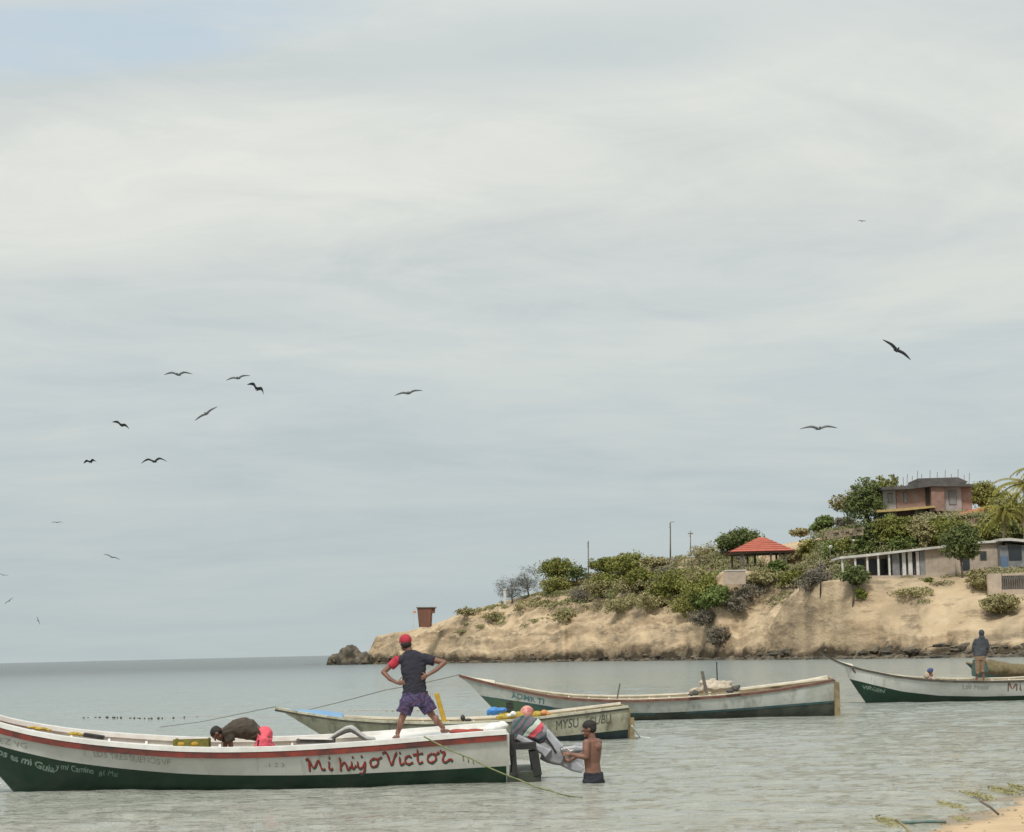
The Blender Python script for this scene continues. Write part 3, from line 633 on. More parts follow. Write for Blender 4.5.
    def text_strokes(s, name, strokes, wpx, mat, off=0.006, shift=(0, 0)):
        mb = MB()
        for st in strokes:
            pts = []
            for a, b2 in zip(st[:-1], st[1:]):
                for k in range(4): pts.append((a[0] + (b2[0] - a[0]) * k / 4, a[1] + (b2[1] - a[1]) * k / 4))
            pts.append(st[-1])
            # round the corners a little
            for _ in range(2): pts = [pts[0]] + [((pts[i - 1][0] + 2 * pts[i][0] + pts[i + 1][0]) / 4, (pts[i - 1][1] + 2 * pts[i][1] + pts[i + 1][1]) / 4) for i in range(1, len(pts) - 1)] + [pts[-1]]
            lft, rgt = [], []
            for i, p in enumerate(pts):
                a, b2 = pts[max(i - 1, 0)], pts[min(i + 1, len(pts) - 1)]; dx, dy = b2[0] - a[0], b2[1] - a[1]; l_ = math.hypot(dx, dy) or 1
                w_ = wpx / 2 * (0.75 + 0.5 * math.sin(i * 0.7 + st[0][0]) ** 2); nx, ny = -dy / l_ * w_, dx / l_ * w_
                lft.append(s.on_side(p[0] + nx + shift[0], p[1] + ny + shift[1], off)); rgt.append(s.on_side(p[0] - nx + shift[0], p[1] - ny + shift[1], off))
            mb.loft([[a, b2] for a, b2 in zip(lft, rgt)], closed=False)
        return mb.build(name, mat, s.root, fix=False)
    def text_font(s, name, body, px0, px1, base0, base1, height, mat, off=0.006, shear=0.0, jit=0.15, bold=0.0):
        """painted lettering laid on the hull from px0 to px1, baseline base0..base1, height in pixels"""
        cu = bpy.data.curves.new('txt', 'FONT'); cu.body = body; cu.resolution_u = 3; cu.offset = bold; cu.shear = shear
        ob = bpy.data.objects.new('txt', cu); COL.objects.link(ob); dg = bpy.context.evaluated_depsgraph_get()
        me = bpy.data.meshes.new_from_object(ob.evaluated_get(dg)); bpy.data.objects.remove(ob)
        bm = bmesh.new(); bm.from_mesh(me); bmesh.ops.triangulate(bm, faces=bm.faces)
        for _ in range(2):
            le = [e for e in bm.edges if e.calc_length() > 0.18]
            if le: bmesh.ops.subdivide_edges(bm, edges=le, cuts=1); bmesh.ops.triangulate(bm, faces=bm.faces)
        w0 = min(v.co.x for v in bm.verts); w1 = max(v.co.x for v in bm.verts)
        for v in bm.verts:
            t = (v.co.x - w0) / (w1 - w0); jx = jit * math.sin(v.co.y * 5 + v.co.x * 3.1) ; jy = jit * math.sin(v.co.x * 2.3 + 1.7)
            px = px0 + (px1 - px0) * t + jx; py = base0 + (base1 - base0) * t - v.co.y / 0.7 * height + jy
            v.co = s.on_side(px, py, off)
        bm.to_mesh(me); bm.free(); me.name = name; me.materials.clear(); me.materials.append(mat)
        o = bpy.data.objects.new(name, me); COL.objects.link(o); o.parent = s.root; return o

def yh(x): return 663 - 0.0235 * x

# ---- the big near boat
b1 = Boat('fishing_boat', 'long white and green fishing boat lettered Mi hijo Victor, nearest to the camera', 33.0, 32.4, 508, -85, (yh(508) + 131, yh(-85) + 133.5), 2.15, rad(2.2),
          sheer=[(-88, 690), (-60, 699), (-30, 711), (0, 722.5), (30, 730), (60, 735.5), (90, 739.5), (118, 742.3), (150, 745), (180, 746.8), (215, 747.6), (250, 747.3), (290, 746), (330, 743.8), (380, 740.5), (430, 736.3), (470, 733), (508, 730.5)],
          paint=[(-88, 700), (-50, 722), (-20, 739), (0, 747), (30, 754.5), (60, 761.5), (90, 766), (118, 769.5), (150, 772.6), (180, 775), (215, 776.4), (250, 776.6), (300, 776.4), (340, 775.8), (380, 774), (430, 772), (470, 770), (508, 768)],
          stem=[(27, 808), (13, 791), (0, 776), (-20, 755), (-45, 731), (-70, 708), (-86, 697)],
          cap_h=0.075, rail_h=0.10, mats=dict(bottom=M['green'], topside=M['topside'], rail=M['redrail'], cap=M['white'], inside=M['white'], band=M['terracotta'], band_w=0.12, floor=M['cream'], thwart=M['cream']))
# stern deck, aft slab and black motor bracket
def deck(bt, x0, x1, drop, mat):
    f = []
    for x in np.linspace(x0, x1, 12):
        z = bt.z(x) - bt.cap_h - drop; y = bt.b(x, z) - 0.04; f.append([Vector((x, y, z)), Vector((x, -y, z)), Vector((x, -y, z - .04)), Vector((x, y, z - .04))])
    return MB().loft(f).build('stern_deck', mat, bt.root)
deck(b1, 0.02, 2.35, -0.012, M['white'])
def bl(px, py, dy=0.0, bt=None):
    bt = bt or b1; v = bt.MI @ P(px, py, bt.Y(px) + dy); return v
# low greenish grey slab at the waterline, just aft of the transom
sec = []
for px in (508.5, 520, 532, 543):
    x = bl(px, 770).x
    sec.append([Vector((x, 0.66, 0.14)), Vector((x, 0.58, -0.2)), Vector((x, -0.58, -0.2)), Vector((x, -0.66, 0.14))])
MB().loft(sec).build('stern_slab', M['tealgrime'], b1.root)
m = MB()
for y in (0.62, 0.28):
    a = bl(515.5, 742, 0); c = bl(515.5, 778, 0)
    m.box(((a.x + c.x) / 2, y, 0.36), (0.085, 0.09, 0.56), ry=.05)
    a = bl(537.5, 755); m.box((a.x, y, 0.28), (0.14, 0.09, 0.40), ry=0.14)
a = bl(524, 748); m.box((a.x, 0.45, 0.56), (0.46, 0.42, 0.10), ry=0.0)
a = bl(512, 747); m.box((a.x, 0.45, 0.60), (0.10, 0.46, 0.34))
m.build('motor_bracket', M['black'], b1.root)
# lettering, each word brushed in red over a dark green shade
M_ = [(305.5, 760.5), (307, 758.5), (308.4, 760), (309.2, 771.8)]; W = [
    [M_, [(309, 761), (313.6, 770.6), (318, 758.6), (320.4, 768), (322.6, 770.8), (325, 769.3)], [(328.6, 762.2), (328.8, 769.2), (330.6, 770.6), (332.6, 768.8)], [(328.8, 757), (329.2, 758.6)]],
    [[(338.4, 758.5), (339.8, 758.4), (340.4, 771.5)], [(340.6, 766), (343.6, 762.6), (346, 764), (346.4, 769.6), (348.6, 770.4), (350.4, 767)], [(351.4, 762), (351.5, 768.6), (353.5, 769.6), (356, 766)], [(352.3, 756.5), (352.6, 758.2)],
     [(357.4, 762), (357.8, 768), (360, 769.6), (363.6, 766.8), (364.8, 760.6), (364.8, 770), (362.6, 775.2), (359.2, 774.2)], [(361.2, 755.8), (361.6, 757.6)],
     [(374.6, 758.6), (370.2, 760.8), (369.8, 765.6), (373.4, 768.2), (377.6, 765.6), (378, 760.8), (374.6, 758.6), (377, 760.4), (381.6, 757.4)]],
    [[(382, 753.6), (385.2, 752.2), (387.4, 754.4), (391.2, 767.8), (394.2, 757.6), (396.6, 752.4)], [(399.6, 757.6), (399.8, 765), (402.4, 765.6), (404, 763.4)], [(399.6, 752.4), (400, 754)],
     [(411.6, 757.8), (408, 756), (404.8, 759.2), (405.4, 763.8), (409, 765.4), (413, 763)], [(417.4, 750), (417.6, 762.6), (420, 764.6), (423, 762.4)], [(412.8, 755.6), (423, 753.8)],
     [(432.4, 754), (428, 756.2), (427.4, 761.4), (431.2, 764.2), (436, 761.4), (436.2, 756.2), (432.4, 754), (436, 755.6), (439.4, 752.6)],
     [(440.4, 750.6), (441.8, 753.2), (445.8, 752.6), (443.4, 757), (442.8, 762.6), (446, 763.6), (450, 760.2), (452.6, 760.6), (451.6, 762.6)]]]
for ws in W:
    b1.text_strokes('lettering_shade', ws, 1.9, M['lettergreen'], 0.003, (0.6, 1.4)); b1.text_strokes('lettering', ws, 1.6, M['letterred'], 0.005)
b1.text_font('lettering', 'LOS TRES SUEÑOS VF', 93, 170, 757.0, 766.5, 6.2, M['letterfaint'], jit=0.5)
b1.text_font('lettering', 'PEZ VG', -6, 27, 742.5, 749.0, 6.0, M['letterfaint'], jit=0.4)
b1.text_font('lettering', 'Dios es mi Guia', -14, 52, 752.5, 774.5, 7.5, M['letterwhite'], shear=0.2, jit=0.5, bold=0.03)
b1.text_font('lettering', 'y mi Camino', 53, 92, 770, 775.5, 6.5, M['letterwhite'], shear=0.2, jit=0.5, bold=0.02)
b1.text_font('lettering', '#1 Mar', 96, 117, 777.5, 778, 6.0, M['letterwhite'], shear=0.2, jit=0.5)
b1.text_font('lettering', '-1 2 3', 265, 284, 768, 767.5, 4.2, M['letterfaint'])

# ---- cream boat behind it
b2 = Boat('fishing_boat', 'weathered cream fishing boat with dark bottom, yellow netting aboard and black registration letters', 47.6, 47.0, 630, 275, (yh(630) + 90, yh(275) + 91), 1.9, rad(1.6),
          sheer=[(275, 707), (300, 711.5), (340, 717.5), (380, 720.5), (420, 722), (460, 722), (500, 720.4), (540, 716.8), (580, 712), (630, 705.8)],
          paint=[(275, 728), (330, 738), (400, 741.5), (500, 740), (560, 737), (600, 733.4), (630, 730.2)],
          stem=[(352, 752), (335, 743), (318, 733), (300, 722), (285, 713), (274, 709)], cap_h=0.05, rail_h=0.045,
          mats=dict(deck=M['skyblue'], deck_from=0.80, near_cap=M['oldcream'], bottom=M['navy'], topside=M['oldcream'], rail=M['darkrail'], cap=M['cream'], inside=M['cream'], floor=M['cream'], transom=M['timber'], thwart=M['cream']))
b2.text_font('lettering', 'MYSU', 556.5, 579, 730.3, 727.3, 9.5, M['letterdark'], jit=0.3, bold=0.0)
b2.text_font('lettering', 'CUBLI', 590, 612, 726.2, 722.8, 8.5, M['letterdark'], jit=0.35, bold=0.0)
MB().box((-0.07, 0.86, 0.22), (0.1, 0.06, 0.6)).build('corner_post', M['timber'], b2.root)

# ---- weathered grey boat, third back
b3 = Boat('fishing_boat', 'weathered white fishing boat with green bow and fouled bottom, carrying a pale covered heap', 59.8, 60.2, 836, 459, (yh(836) + 71.8, yh(459) + 71.5), 2.1, rad(2.6),
          sheer=[(459, 674), (474, 678.3), (489, 682), (508, 686.6), (528, 691), (550, 695), (575, 698), (610, 699.6), (640, 699.6), (680, 698), (720, 695.4), (750, 692.4), (780, 688.6), (810, 683.6), (838, 678.3)],
          paint=[(459, 692), (481, 696.2), (505, 699.5), (528, 703), (560, 709), (590, 713.5), (640, 714), (700, 711.5), (750, 708), (800, 704), (838, 701.3)],
          stem=[(512, 730), (503, 720), (493, 708.5), (481, 696), (468, 682.5), (458, 676)], cap_h=0.035, rail_h=0.05,
          mats=dict(bottom=M['tealgrime'], topside=M['greytop'], rail=M['brownrail'], near_cap=M['brownrail'], cap=M['cream'], inside=M['cream'], floor=M['cream'], transom=M['timber']))
# green bow panel and blue-green waterline stripe painted over the hull
def hull_patch(bt, name, quad_rows, mat, off=0.006):
    mb = MB(); mb.loft([[bt.on_side(px, a + (b_ - a) * k / 4, off) for k in range(5)] for px, a, b_ in quad_rows], closed=False)
    return mb.build(name, mat, bt.root, smooth=True, fix=False)
hull_patch(b3, 'bow_panel', [(482.5, 697, 697.4), (488, 697.7, 704), (494, 698.6, 711), (503, 700, 719), (515, 702, 719), (530, 704, 719), (545, 706.8, 719), (560, 709.8, 718), (575, 712.6, 717)], M['aqua'])
hull_patch(b3, 'waterline_stripe', [(px, py, py + 2.2) for px, py in ((482, 696.3), (505, 699.5), (528, 703), (545, 706), (560, 709), (590, 713.2), (640, 713.6), (700, 711.4), (750, 708), (800, 704), (834, 701.5))], M['bluestripe'], 0.010)
b3.text_font('lettering', 'ADMR TI', 511, 544, 697.5, 704.5, 5.2, M['letterteal'], jit=0.3, bold=0.02)
for y in (.80, -.80): MB().box((-0.08, y, 0.5), (0.16, 0.12, 1.0)).build('corner_post', M['timber'], b3.root)

# ---- white and green boat at the right
b4 = Boat('fishing_boat', 'white and green fishing boat with a long upswept beak, cut by the right edge', 71, 71, 1160, 820, (yh(1160) + 60.3, yh(820) + 60.3), 2.0, rad(2.2),
          sheer=[(819.5, 651.6), (828, 656), (836.6, 660.3), (849, 665), (862, 668.6), (876, 671.6), (897, 675.6), (923, 678.8), (950, 680.3), (985, 680.8), (1024, 680), (1080, 676), (1160, 668)],
          paint=[(819, 668), (849, 679), (862, 682), (878, 686), (904, 692), (942, 696.3), (985, 697), (1024, 696), (1090, 692), (1160, 686)],
          stem=[(872, 712), (867, 704.5), (858, 692), (849, 678.5), (847.6, 669), (838, 664), (828, 658.8), (819, 653.4)], cap_h=0.03, rail_h=0.05,
          mats=dict(near_cap=M['darkrail'], bottom=M['green'], topside=M['topside'], rail=M['darkrail'], cap=M['cream'], inside=M['cream'], floor=M['cream']), cap_out=0.02, cap_in=0.1)
b4.text_strokes('lettering', [[(1008.5, 682), (1009, 691.6)], [(1009, 682), (1013, 690.4), (1016.6, 682), (1017.6, 691)], [(1020.6, 684.6), (1020.8, 690.4), (1022.4, 690)], [(1020.4, 681.6), (1020.6, 682.8)], [(1028, 681), (1028.2, 690)], [(1028, 681), (1033, 682.5), (1028.4, 685.5), (1034, 689.6)], [(1037, 686), (1041, 685), (1040, 683), (1037, 684.6), (1038, 689), (1042, 688)]], 1.3, M['lettermaroon'])
b4.text_font('lettering', 'Los Hnos', 963, 989, 689, 689.6, 5.0, M['letterfaint'], jit=0.3, bold=0.01)
b4.text_font('lettering', 'VIRGEN', 863, 886, 688.8, 693.5, 3.6, M['letterwhite'], jit=0.3, bold=0.02)
hull_patch(b4, 'bow_mark', [(849.4, 668.2, 677), (850.6, 667.6, 673)], M['lettermaroon'])
hull_patch(b4, 'bow_mark', [(851.5, 667.6, 669), (854, 669, 672.4), (856, 672, 674)], M['lettermaroon'])

# ---- fifth boat, teal bow, heaped net
b5 = Boat('fishing_boat', 'small teal bowed fishing boat heaped with brown net at the right edge', 82, 84, 1110, 966, (yh(1110) + 52.5, yh(966) + 51.5), 1.8, rad(0.5),
          sheer=[(966, 661.5), (975, 664), (985, 667), (1000, 670), (1024, 672), (1060, 671), (1110, 667)],
          paint=[(966, 680), (1000, 682), (1110, 680)], stem=[(990, 700), (983, 690), (977, 678), (971, 668), (965.6, 663)], cap_h=0.05, rail_h=0.04,
          mats=dict(bottom=M['darkrail'], topside=M['tealcloth'], rail=M['darkrail'], cap=M['timber'], inside=M['timber']), cap_in=0.08)

# ================================================================== loose gear in the boats
def lump(name, pts, mat, label, cat, parent=None, seed=1, amp=0.25, sub=3, group=None, freq=2.2, flat=None):
    """soft heap: displaced ellipsoids; pts = [(centre, radii)] in world space; returns ONE voxel-merged mesh"""
    mb = MB()
    for c, r in pts: mb.ell(c, r, nu=18, nv=12)
    vs = np.array(mb.v); cen = np.mean([Vector(c) for c, r in pts], axis=0); R_ = np.mean([max(r) for c, r in pts])
    d = vs - cen; nn = fbm(vs[:, 0] * freq / R_ * .5 + seed, vs[:, 1] * freq / R_ * .5, vs[:, 2] * freq / R_ * .5 + seed, 3)
    vs = vs + d * (amp * nn)[:, None]; mb.v = [tuple(v) for v in vs]
    base = Vector(cen); o = mb.build(name, mat, None, smooth=True, origin=tuple(base), fix=False)
    if len(pts) > 1: o = remesh(o, R_ / 9)
    tag(o, label, cat, group); return o
def remesh(o, vox, smooth=2):
    md = o.modifiers.new('r', 'REMESH'); md.mode = 'VOXEL'; md.voxel_size = vox; md.use_smooth_shade = True
    if smooth:
        s = o.modifiers.new('s', 'SMOOTH'); s.iterations = smooth; s.factor = 0.5
    dg = bpy.context.evaluated_depsgraph_get(); me = bpy.data.meshes.new_from_object(o.evaluated_get(dg)); mt = o.data.materials[0]
    o.modifiers.clear(); old = o.data; o.data = me; bpy.data.meshes.remove(old); me.materials.clear(); me.materials.append(mt)
    me.polygons.foreach_set('use_smooth', [True] * len(me.polygons)); return o
def E(px, py, Y, rx, rz, ry=None):
    k = Y / F; return (P(px, py, Y), (rx * k, (ry if ry else (rx + rz) / 2) * k, rz * k))

Y2 = 48.4
lump('plastic_bundle', [E(494, 711, Y2, 6.5, 4), E(502, 710, Y2, 7, 2.6), E(489, 712, Y2, 3, 3)], M['bluetarp'], 'crumpled bright blue plastic bundle on the cream boat beside the yellow netting', 'bundle', seed=3)
lump('netting_heap', [E(508, 716.5, Y2 - .3, 9, 3.5), E(522, 715.5, Y2 - .3, 12, 4.2), E(537, 715, Y2 - .3, 9, 4.2), E(549, 716.5, Y2 - .3, 8, 3.2), E(558, 717, Y2 - .3, 6, 2)], M['yellownet'], 'heap of yellow netting piled on the cream boat behind the outboard motor', 'net', seed=5, amp=0.35, freq=5)
lump('mooring_buoy', [E(527, 712.4, Y2 - .35, 7, 6.6)], M['pinkbuoy'], 'round pinkish red buoy resting on the yellow netting', 'buoy', seed=7, amp=0.1)
lump('net_float', [E(544, 712.6, Y2 - .5, 3.8, 2.6), E(548, 714, Y2 - .5, 3, 2.2)], M['orange'], 'small orange float lying on the yellow netting right of the round buoy', 'float', seed=8)
lump('folded_cloth', [E(513.5, 713.6, Y2 - .6, 3.4, 2.6), E(509, 715.4, Y2 - .6, 3, 1.6)], M['whitecloth'], 'little off white cloth tucked at the left of the round buoy', 'cloth', seed=9)
lump('mooring_cleat', [E(463, 718, Y2 - .9, 2.2, 3.2), E(468, 720, Y2 - .9, 3.5, 1.6)], M['black'], 'small dark lump on the far gunwale of the cream boat', 'fitting', seed=10)
def plank(name, a, b, wpx, depth, Y, mat, label, cat, Yb=None, n=4):
    pa = P(a[0], a[1], Y); pb = P(b[0], b[1], Yb or Y); mb = MB(); w_ = wpx * Y / F / 2
    d = (pb - pa).normalized(); sd = d.cross(Vector((0, 1, 0))).normalized() * w_; dp = Vector((0, depth / 2, 0))
    vs = []
    mb.loft([[pa + sd + dp - pa, pa - sd + dp - pa, pa - sd - dp - pa, pa + sd - dp - pa], [pb + sd + dp - pa, pb - sd + dp - pa, pb - sd - dp - pa, pb + sd - dp - pa]])
    o = mb.build(name, mat, None); o.location = pa
    bv = o.modifiers.new('b', 'BEVEL'); bv.width = min(w_, depth) * 0.2; bv.segments = 1
    if label: tag(o, label, cat)
    return o
plank('timber_post', (446, 727), (436.5, 693), 4.6, 0.10, 48.3, M['yellow'], 'yellow and brown post leaning upright beside the standing man\'s leg', 'post')
plank('small_peg', (438.5, 724), (437, 716), 1.5, 0.05, 48.6, M['timber'], 'thin wooden peg just left of the yellow post', 'peg')
# boat three gear
Y3 = 60.6
plank('thin_stick', (617, 699), (620, 683.5), 1.4, 0.06, Y3, M['wood'], 'short dark stick standing in the middle of the weathered white boat', 'stick')
plank('wooden_post', (706.6, 693), (702, 671), 3.0, 0.12, Y3 - .6, M['wood'], 'grey wooden post leaning in front of the pale covered heap', 'post')
plank('thin_pole', (717.3, 680), (716.6, 662), 1.1, 0.04, Y3, M['black'], 'thin dark pole rising from the pale covered heap', 'pole')
lump('covered_heap', [E(716, 687.5, Y3, 15, 4.6, 14), E(707, 683.5, Y3, 7, 3.6), E(722, 684.3, Y3, 11, 3.4), E(731, 688, Y3, 6, 3.4), E(699, 690.5, Y3, 7, 3.4), E(713, 681.2, Y3, 3, 2)], M['oldcanvas'], 'pale tan canvas covered heap amidships in the weathered white boat', 'cargo', seed=4, amp=0.42, freq=6)
lump('rope_coil', [E(695.5, 692.6, Y3 - .8, 3.4, 2.6), E(691, 694.5, Y3 - .8, 2.5, 1.6)], M['darkcloth'], 'small dark rope coil left of the tan canvas heap', 'rope', seed=31, amp=.4, freq=6)
lump('rope_coil', [E(735.5, 688.4, Y3 - .8, 4.2, 2.8), E(730, 691, Y3 - .8, 4, 1.8), E(738, 686.6, Y3 - .8, 2, 1.6)], M['darkcloth'], 'dark rope coil at the right foot of the tan canvas heap', 'rope', seed=32, amp=.4, freq=6)
plank('seat_board', (740, 689), (830, 678), 2.2, 0.5, 61.6, M['cream'], 'long pale board lying along the stern of the weathered white boat', 'board')
# boat five net
lump('fishing_net', [E(1000, 669, 82.6, 16, 7, 14), E(1016, 671, 82.6, 18, 7, 14), E(1040, 671, 82.6, 22, 8, 14), E(991, 665, 82.8, 7, 6, 12), E(1070, 671, 82.6, 20, 6, 12)], M['net'], 'brown and olive fishing net heaped in the teal bowed boat', 'net', seed=12, amp=0.2, freq=3)
# near boat gear
Yn = 33.4
o = empty('fish_crate', P(192, 744, 33.2), (0, rad(0), b1.root.rotation_euler.z + math.pi), 'olive yellow plastic crate beside the bending man\'s head', 'crate')
k = 33.2 / F
def crate(root, w_, d_, h_):
    m = MB(); t = .012
    for (c, s_) in (((0, 0, -h_ / 2 + t / 2), (w_, d_, t)),): m.box(c, s_)
    m.build('base', M['olivecrate'], root)
    for (c, s_) in (((0, -d_ / 2, 0), (w_, t, h_)), ((0, d_ / 2, 0), (w_, t, h_)), ((-w_ / 2, 0, 0), (t, d_, h_)), ((w_ / 2, 0, 0), (t, d_, h_))):
        for f_ in (-0.33, 0, 0.33): MB().box((c[0], c[1], f_ * h_), (s_[0], s_[1], s_[2] * 0.22)).build('side_rail', M['olivecrate'], root)
    for sx in (-1, 1):
        for sy in (-1, 1): MB().box((sx * w_ / 2, sy * d_ / 2, 0), (0.045, 0.045, h_ + 0.01)).build('corner_post', M['olivecrate'], root)
    for i, sx in enumerate((-0.3, 0.12)): MB().ell((sx * w_, -d_ / 2 - .01, 0.01), (0.06, 0.012, 0.035)).build('label_patch', M['yellow'], root)
crate(o, 32 * k, 0.4, 0.17)
m_ = lump('rope_coil', [E(41, 728.7, 33.6, 7, 1.6), E(33, 727.2, 33.6, 5, 1.2), E(48, 730, 33.6, 4, 1.2)], M['yellownet'], 'yellow rope bunched inside the near boat close to the bow', 'rope', seed=2, freq=6)
lump('rope_coil', [E(74, 733.6, 33.6, 6, 1.9), E(80, 734.6, 33.6, 4, 1.4)], M['yellownet'], 'yellow rope bunch next to the black oar blade', 'rope', seed=6, freq=6)
plank('oar', (84, 734.6), (104, 737.6), 4.0, 0.12, 33.6, M['black'], 'short black oar blade lying inside the near boat\'s bow', 'oar')
plank('wooden_beam', (297, 741), (335, 740.6), 4.6, 0.22, 33.4, M['darkcloth'], 'dark squared beam lying across the near boat left of the grey sheet', 'beam')
plank('white_board', (300, 738.4), (333, 739), 1.2, 0.28, 33.4, M['white'], 'thin white board lying on the dark squared beam', 'board')
# bent grey sheet
def bent_sheet():
    o = empty('tarpaulin', P(350, 742, 33.4), (0, 0, 0), 'grey white tarpaulin bent over a rail like a little tent in the near boat', 'tarpaulin')
    O = o.location; W_ = 0.30
    prof = [(329, 739.5), (331, 735.5), (338, 730.5), (345, 726.6), (350, 725.6), (354, 727.5), (360, 733), (366, 737), (373, 737.6), (374, 739.4)]
    th = [1, 2, 3.2, 4.0, 4.2, 4.2, 3.2, 3, 3, 1.5]
    def sh(y0, y1, up, mat, name):
        sec = []
        for (a, b_), t in zip(prof, th):
            p0 = P(a, b_ + up, 33.4) - O; q = P(a + 1.2, b_ + up + t, 33.4) - O
            sec.append([p0 + Vector((0, y0, 0)), p0 + Vector((0, y1, 0)), q + Vector((0, y1, 0)), q + Vector((0, y0, 0))])
        return MB().loft(sec).build(name, mat, o)
    a = sh(-.02, .34, 0, M['greycloth'], 'sheet'); a2 = sh(-.05, .3, 2.6, M['darkcloth'], 'lining')
    for x in (a, a2): remesh(x, 0.014, 3)
bent_sheet()
lump('folded_cloth', [E(398, 0, 33.4, 1, 1)] if False else [E(460, 731.5, 33.7, 11, 2.6, 8), E(474, 731, 33.7, 10, 2.4, 8), E(484, 730.8, 33.8, 6, 1.8)], M['redcloth'], 'folded dark red cloth lying on the stern deck behind the standing man', 'cloth', seed=14, freq=4)
lump('sack', [E(495, 727, 33.6, 9, 4.2, 8), E(502, 725.5, 33.6, 6, 4.2, 8), E(489, 729, 33.5, 6, 3)], M['whitecloth'], 'crumpled white sack on the stern deck beside the outboard motor', 'sack', seed=15, amp=0.3, freq=4)

# ================================================================== ropes
def rope(name, pts, r, mat, label, sag=0.0, n=28, parent=None, cat='rope'):
    pts = [Vector(p) for p in pts]; q = []
    for a, b_ in zip(pts[:-1], pts[1:]):
        for i in range(n):
            t = i / n; p = a.lerp(b_, t); p.z -= sag * 4 * t * (1 - t); q.append(p)
    q.append(pts[-1]); base = q[0]
    o = MB().tube([p - base for p in q], r, 6).build(name, mat, parent, smooth=True); o.location = base
    if label: tag(o, label, cat)
    return o
def sea_pt(px, py, z=0.02):
    d = _F + _R * ((px - 512) / F) + _U * ((416 - py) / F); t = (z - CAM.z) / d.z; return CAM + d * t
rope('mooring_line', [P(424, 736.5, 32.4), P(470, 758, 31.9), P(520, 780, 31.4), P(550, 790.5, 31), sea_pt(582, 797.5)], 0.0125, M['greenrope'], 'yellow green rope slanting from the near boat\'s stern into the water', 0.02, 10)
for i, (px, py, l_) in enumerate(((463, 756, 5), (468, 758, 4.5), (473, 760, 4))):
    a = P(px, py, 32.0); rope('weed_strand', [a, a + Vector((0.01, 0, -l_ / 60))], 0.012, M['greenrope'], ('first', 'second', 'third')[i] + ' strand of weed from the left hanging off the yellow green rope', 0, 3, cat='seaweed')
rope('anchor_line', [P(276, 706.5, 47.3), sea_pt(200, 722, .12), sea_pt(160, 727, .08)], 0.011, M['rope'], 'grey anchor line running left from the cream boat\'s bow into the sea', 0.0, 14)
rope('anchor_line', [P(460, 674.5, 60.3), P(385, 690, 57), sea_pt(298, 712, .1)], 0.014, M['rope'], 'long grey line from the weathered white boat\'s bow to the water behind the standing man', 0.02, 20)
rope('stern_line', [P(632, 726, 47.2), sea_pt(640, 737), sea_pt(650, 738)], 0.018, M['whitecloth'], 'short pale line trailing from the cream boat\'s stern', 0.0, 6)
fl = empty('float_line', sea_pt(75, 718), (0, 0, 0), 'line of small dark net floats on the water left of the cream boat', 'float line'); FO = fl.location
pts = [sea_pt(px, 718.5 - 0.0 * px + 0.9 * math.sin(px * .05) + (px - 75) * -0.012, 0.015) - FO for px in np.linspace(70, 278, 40)]
MB().tube(pts, 0.006, 5).build('cord', M['floatpale'], fl)
random.seed(3)
for px in (84, 88, 96, 100, 106, 108, 113, 115, 117.5, 121, 130, 134, 137, 140, 144.5, 149, 151.5, 158, 162, 173, 184, 197):
    a = sea_pt(px + random.uniform(-.5, .5), 718.5 + 0.9 * math.sin(px * .05) + (px - 75) * -0.012, 0.04) - FO
    MB().ell(a, (0.034 * random.uniform(.6, 1.4), 0.03, 0.028 * random.uniform(.4, 1.9)), nu=8, nv=6).build('net_float', M['floatdark'], fl, smooth=True)
fl = empty('float_line', sea_pt(330, 712), (0, 0, 0), 'faint row of pale pink floats on the water behind the standing man', 'float line'); FO = fl.location
pts = [sea_pt(px, 710.5 + (px - 330) * -0.005, 0.01) - FO for px in np.linspace(330, 500, 20)]
MB().tube(pts, 0.008, 5).build('cord', M['floatpale'], fl)
for px in np.arange(342, 440, 6.3):
    MB().ell(sea_pt(px, 710.5 + (px - 330) * -0.005, 0.02) - FO, (0.045, 0.04, 0.03), nu=8, nv=5).build('net_float', M['floatpale'], fl, smooth=True)

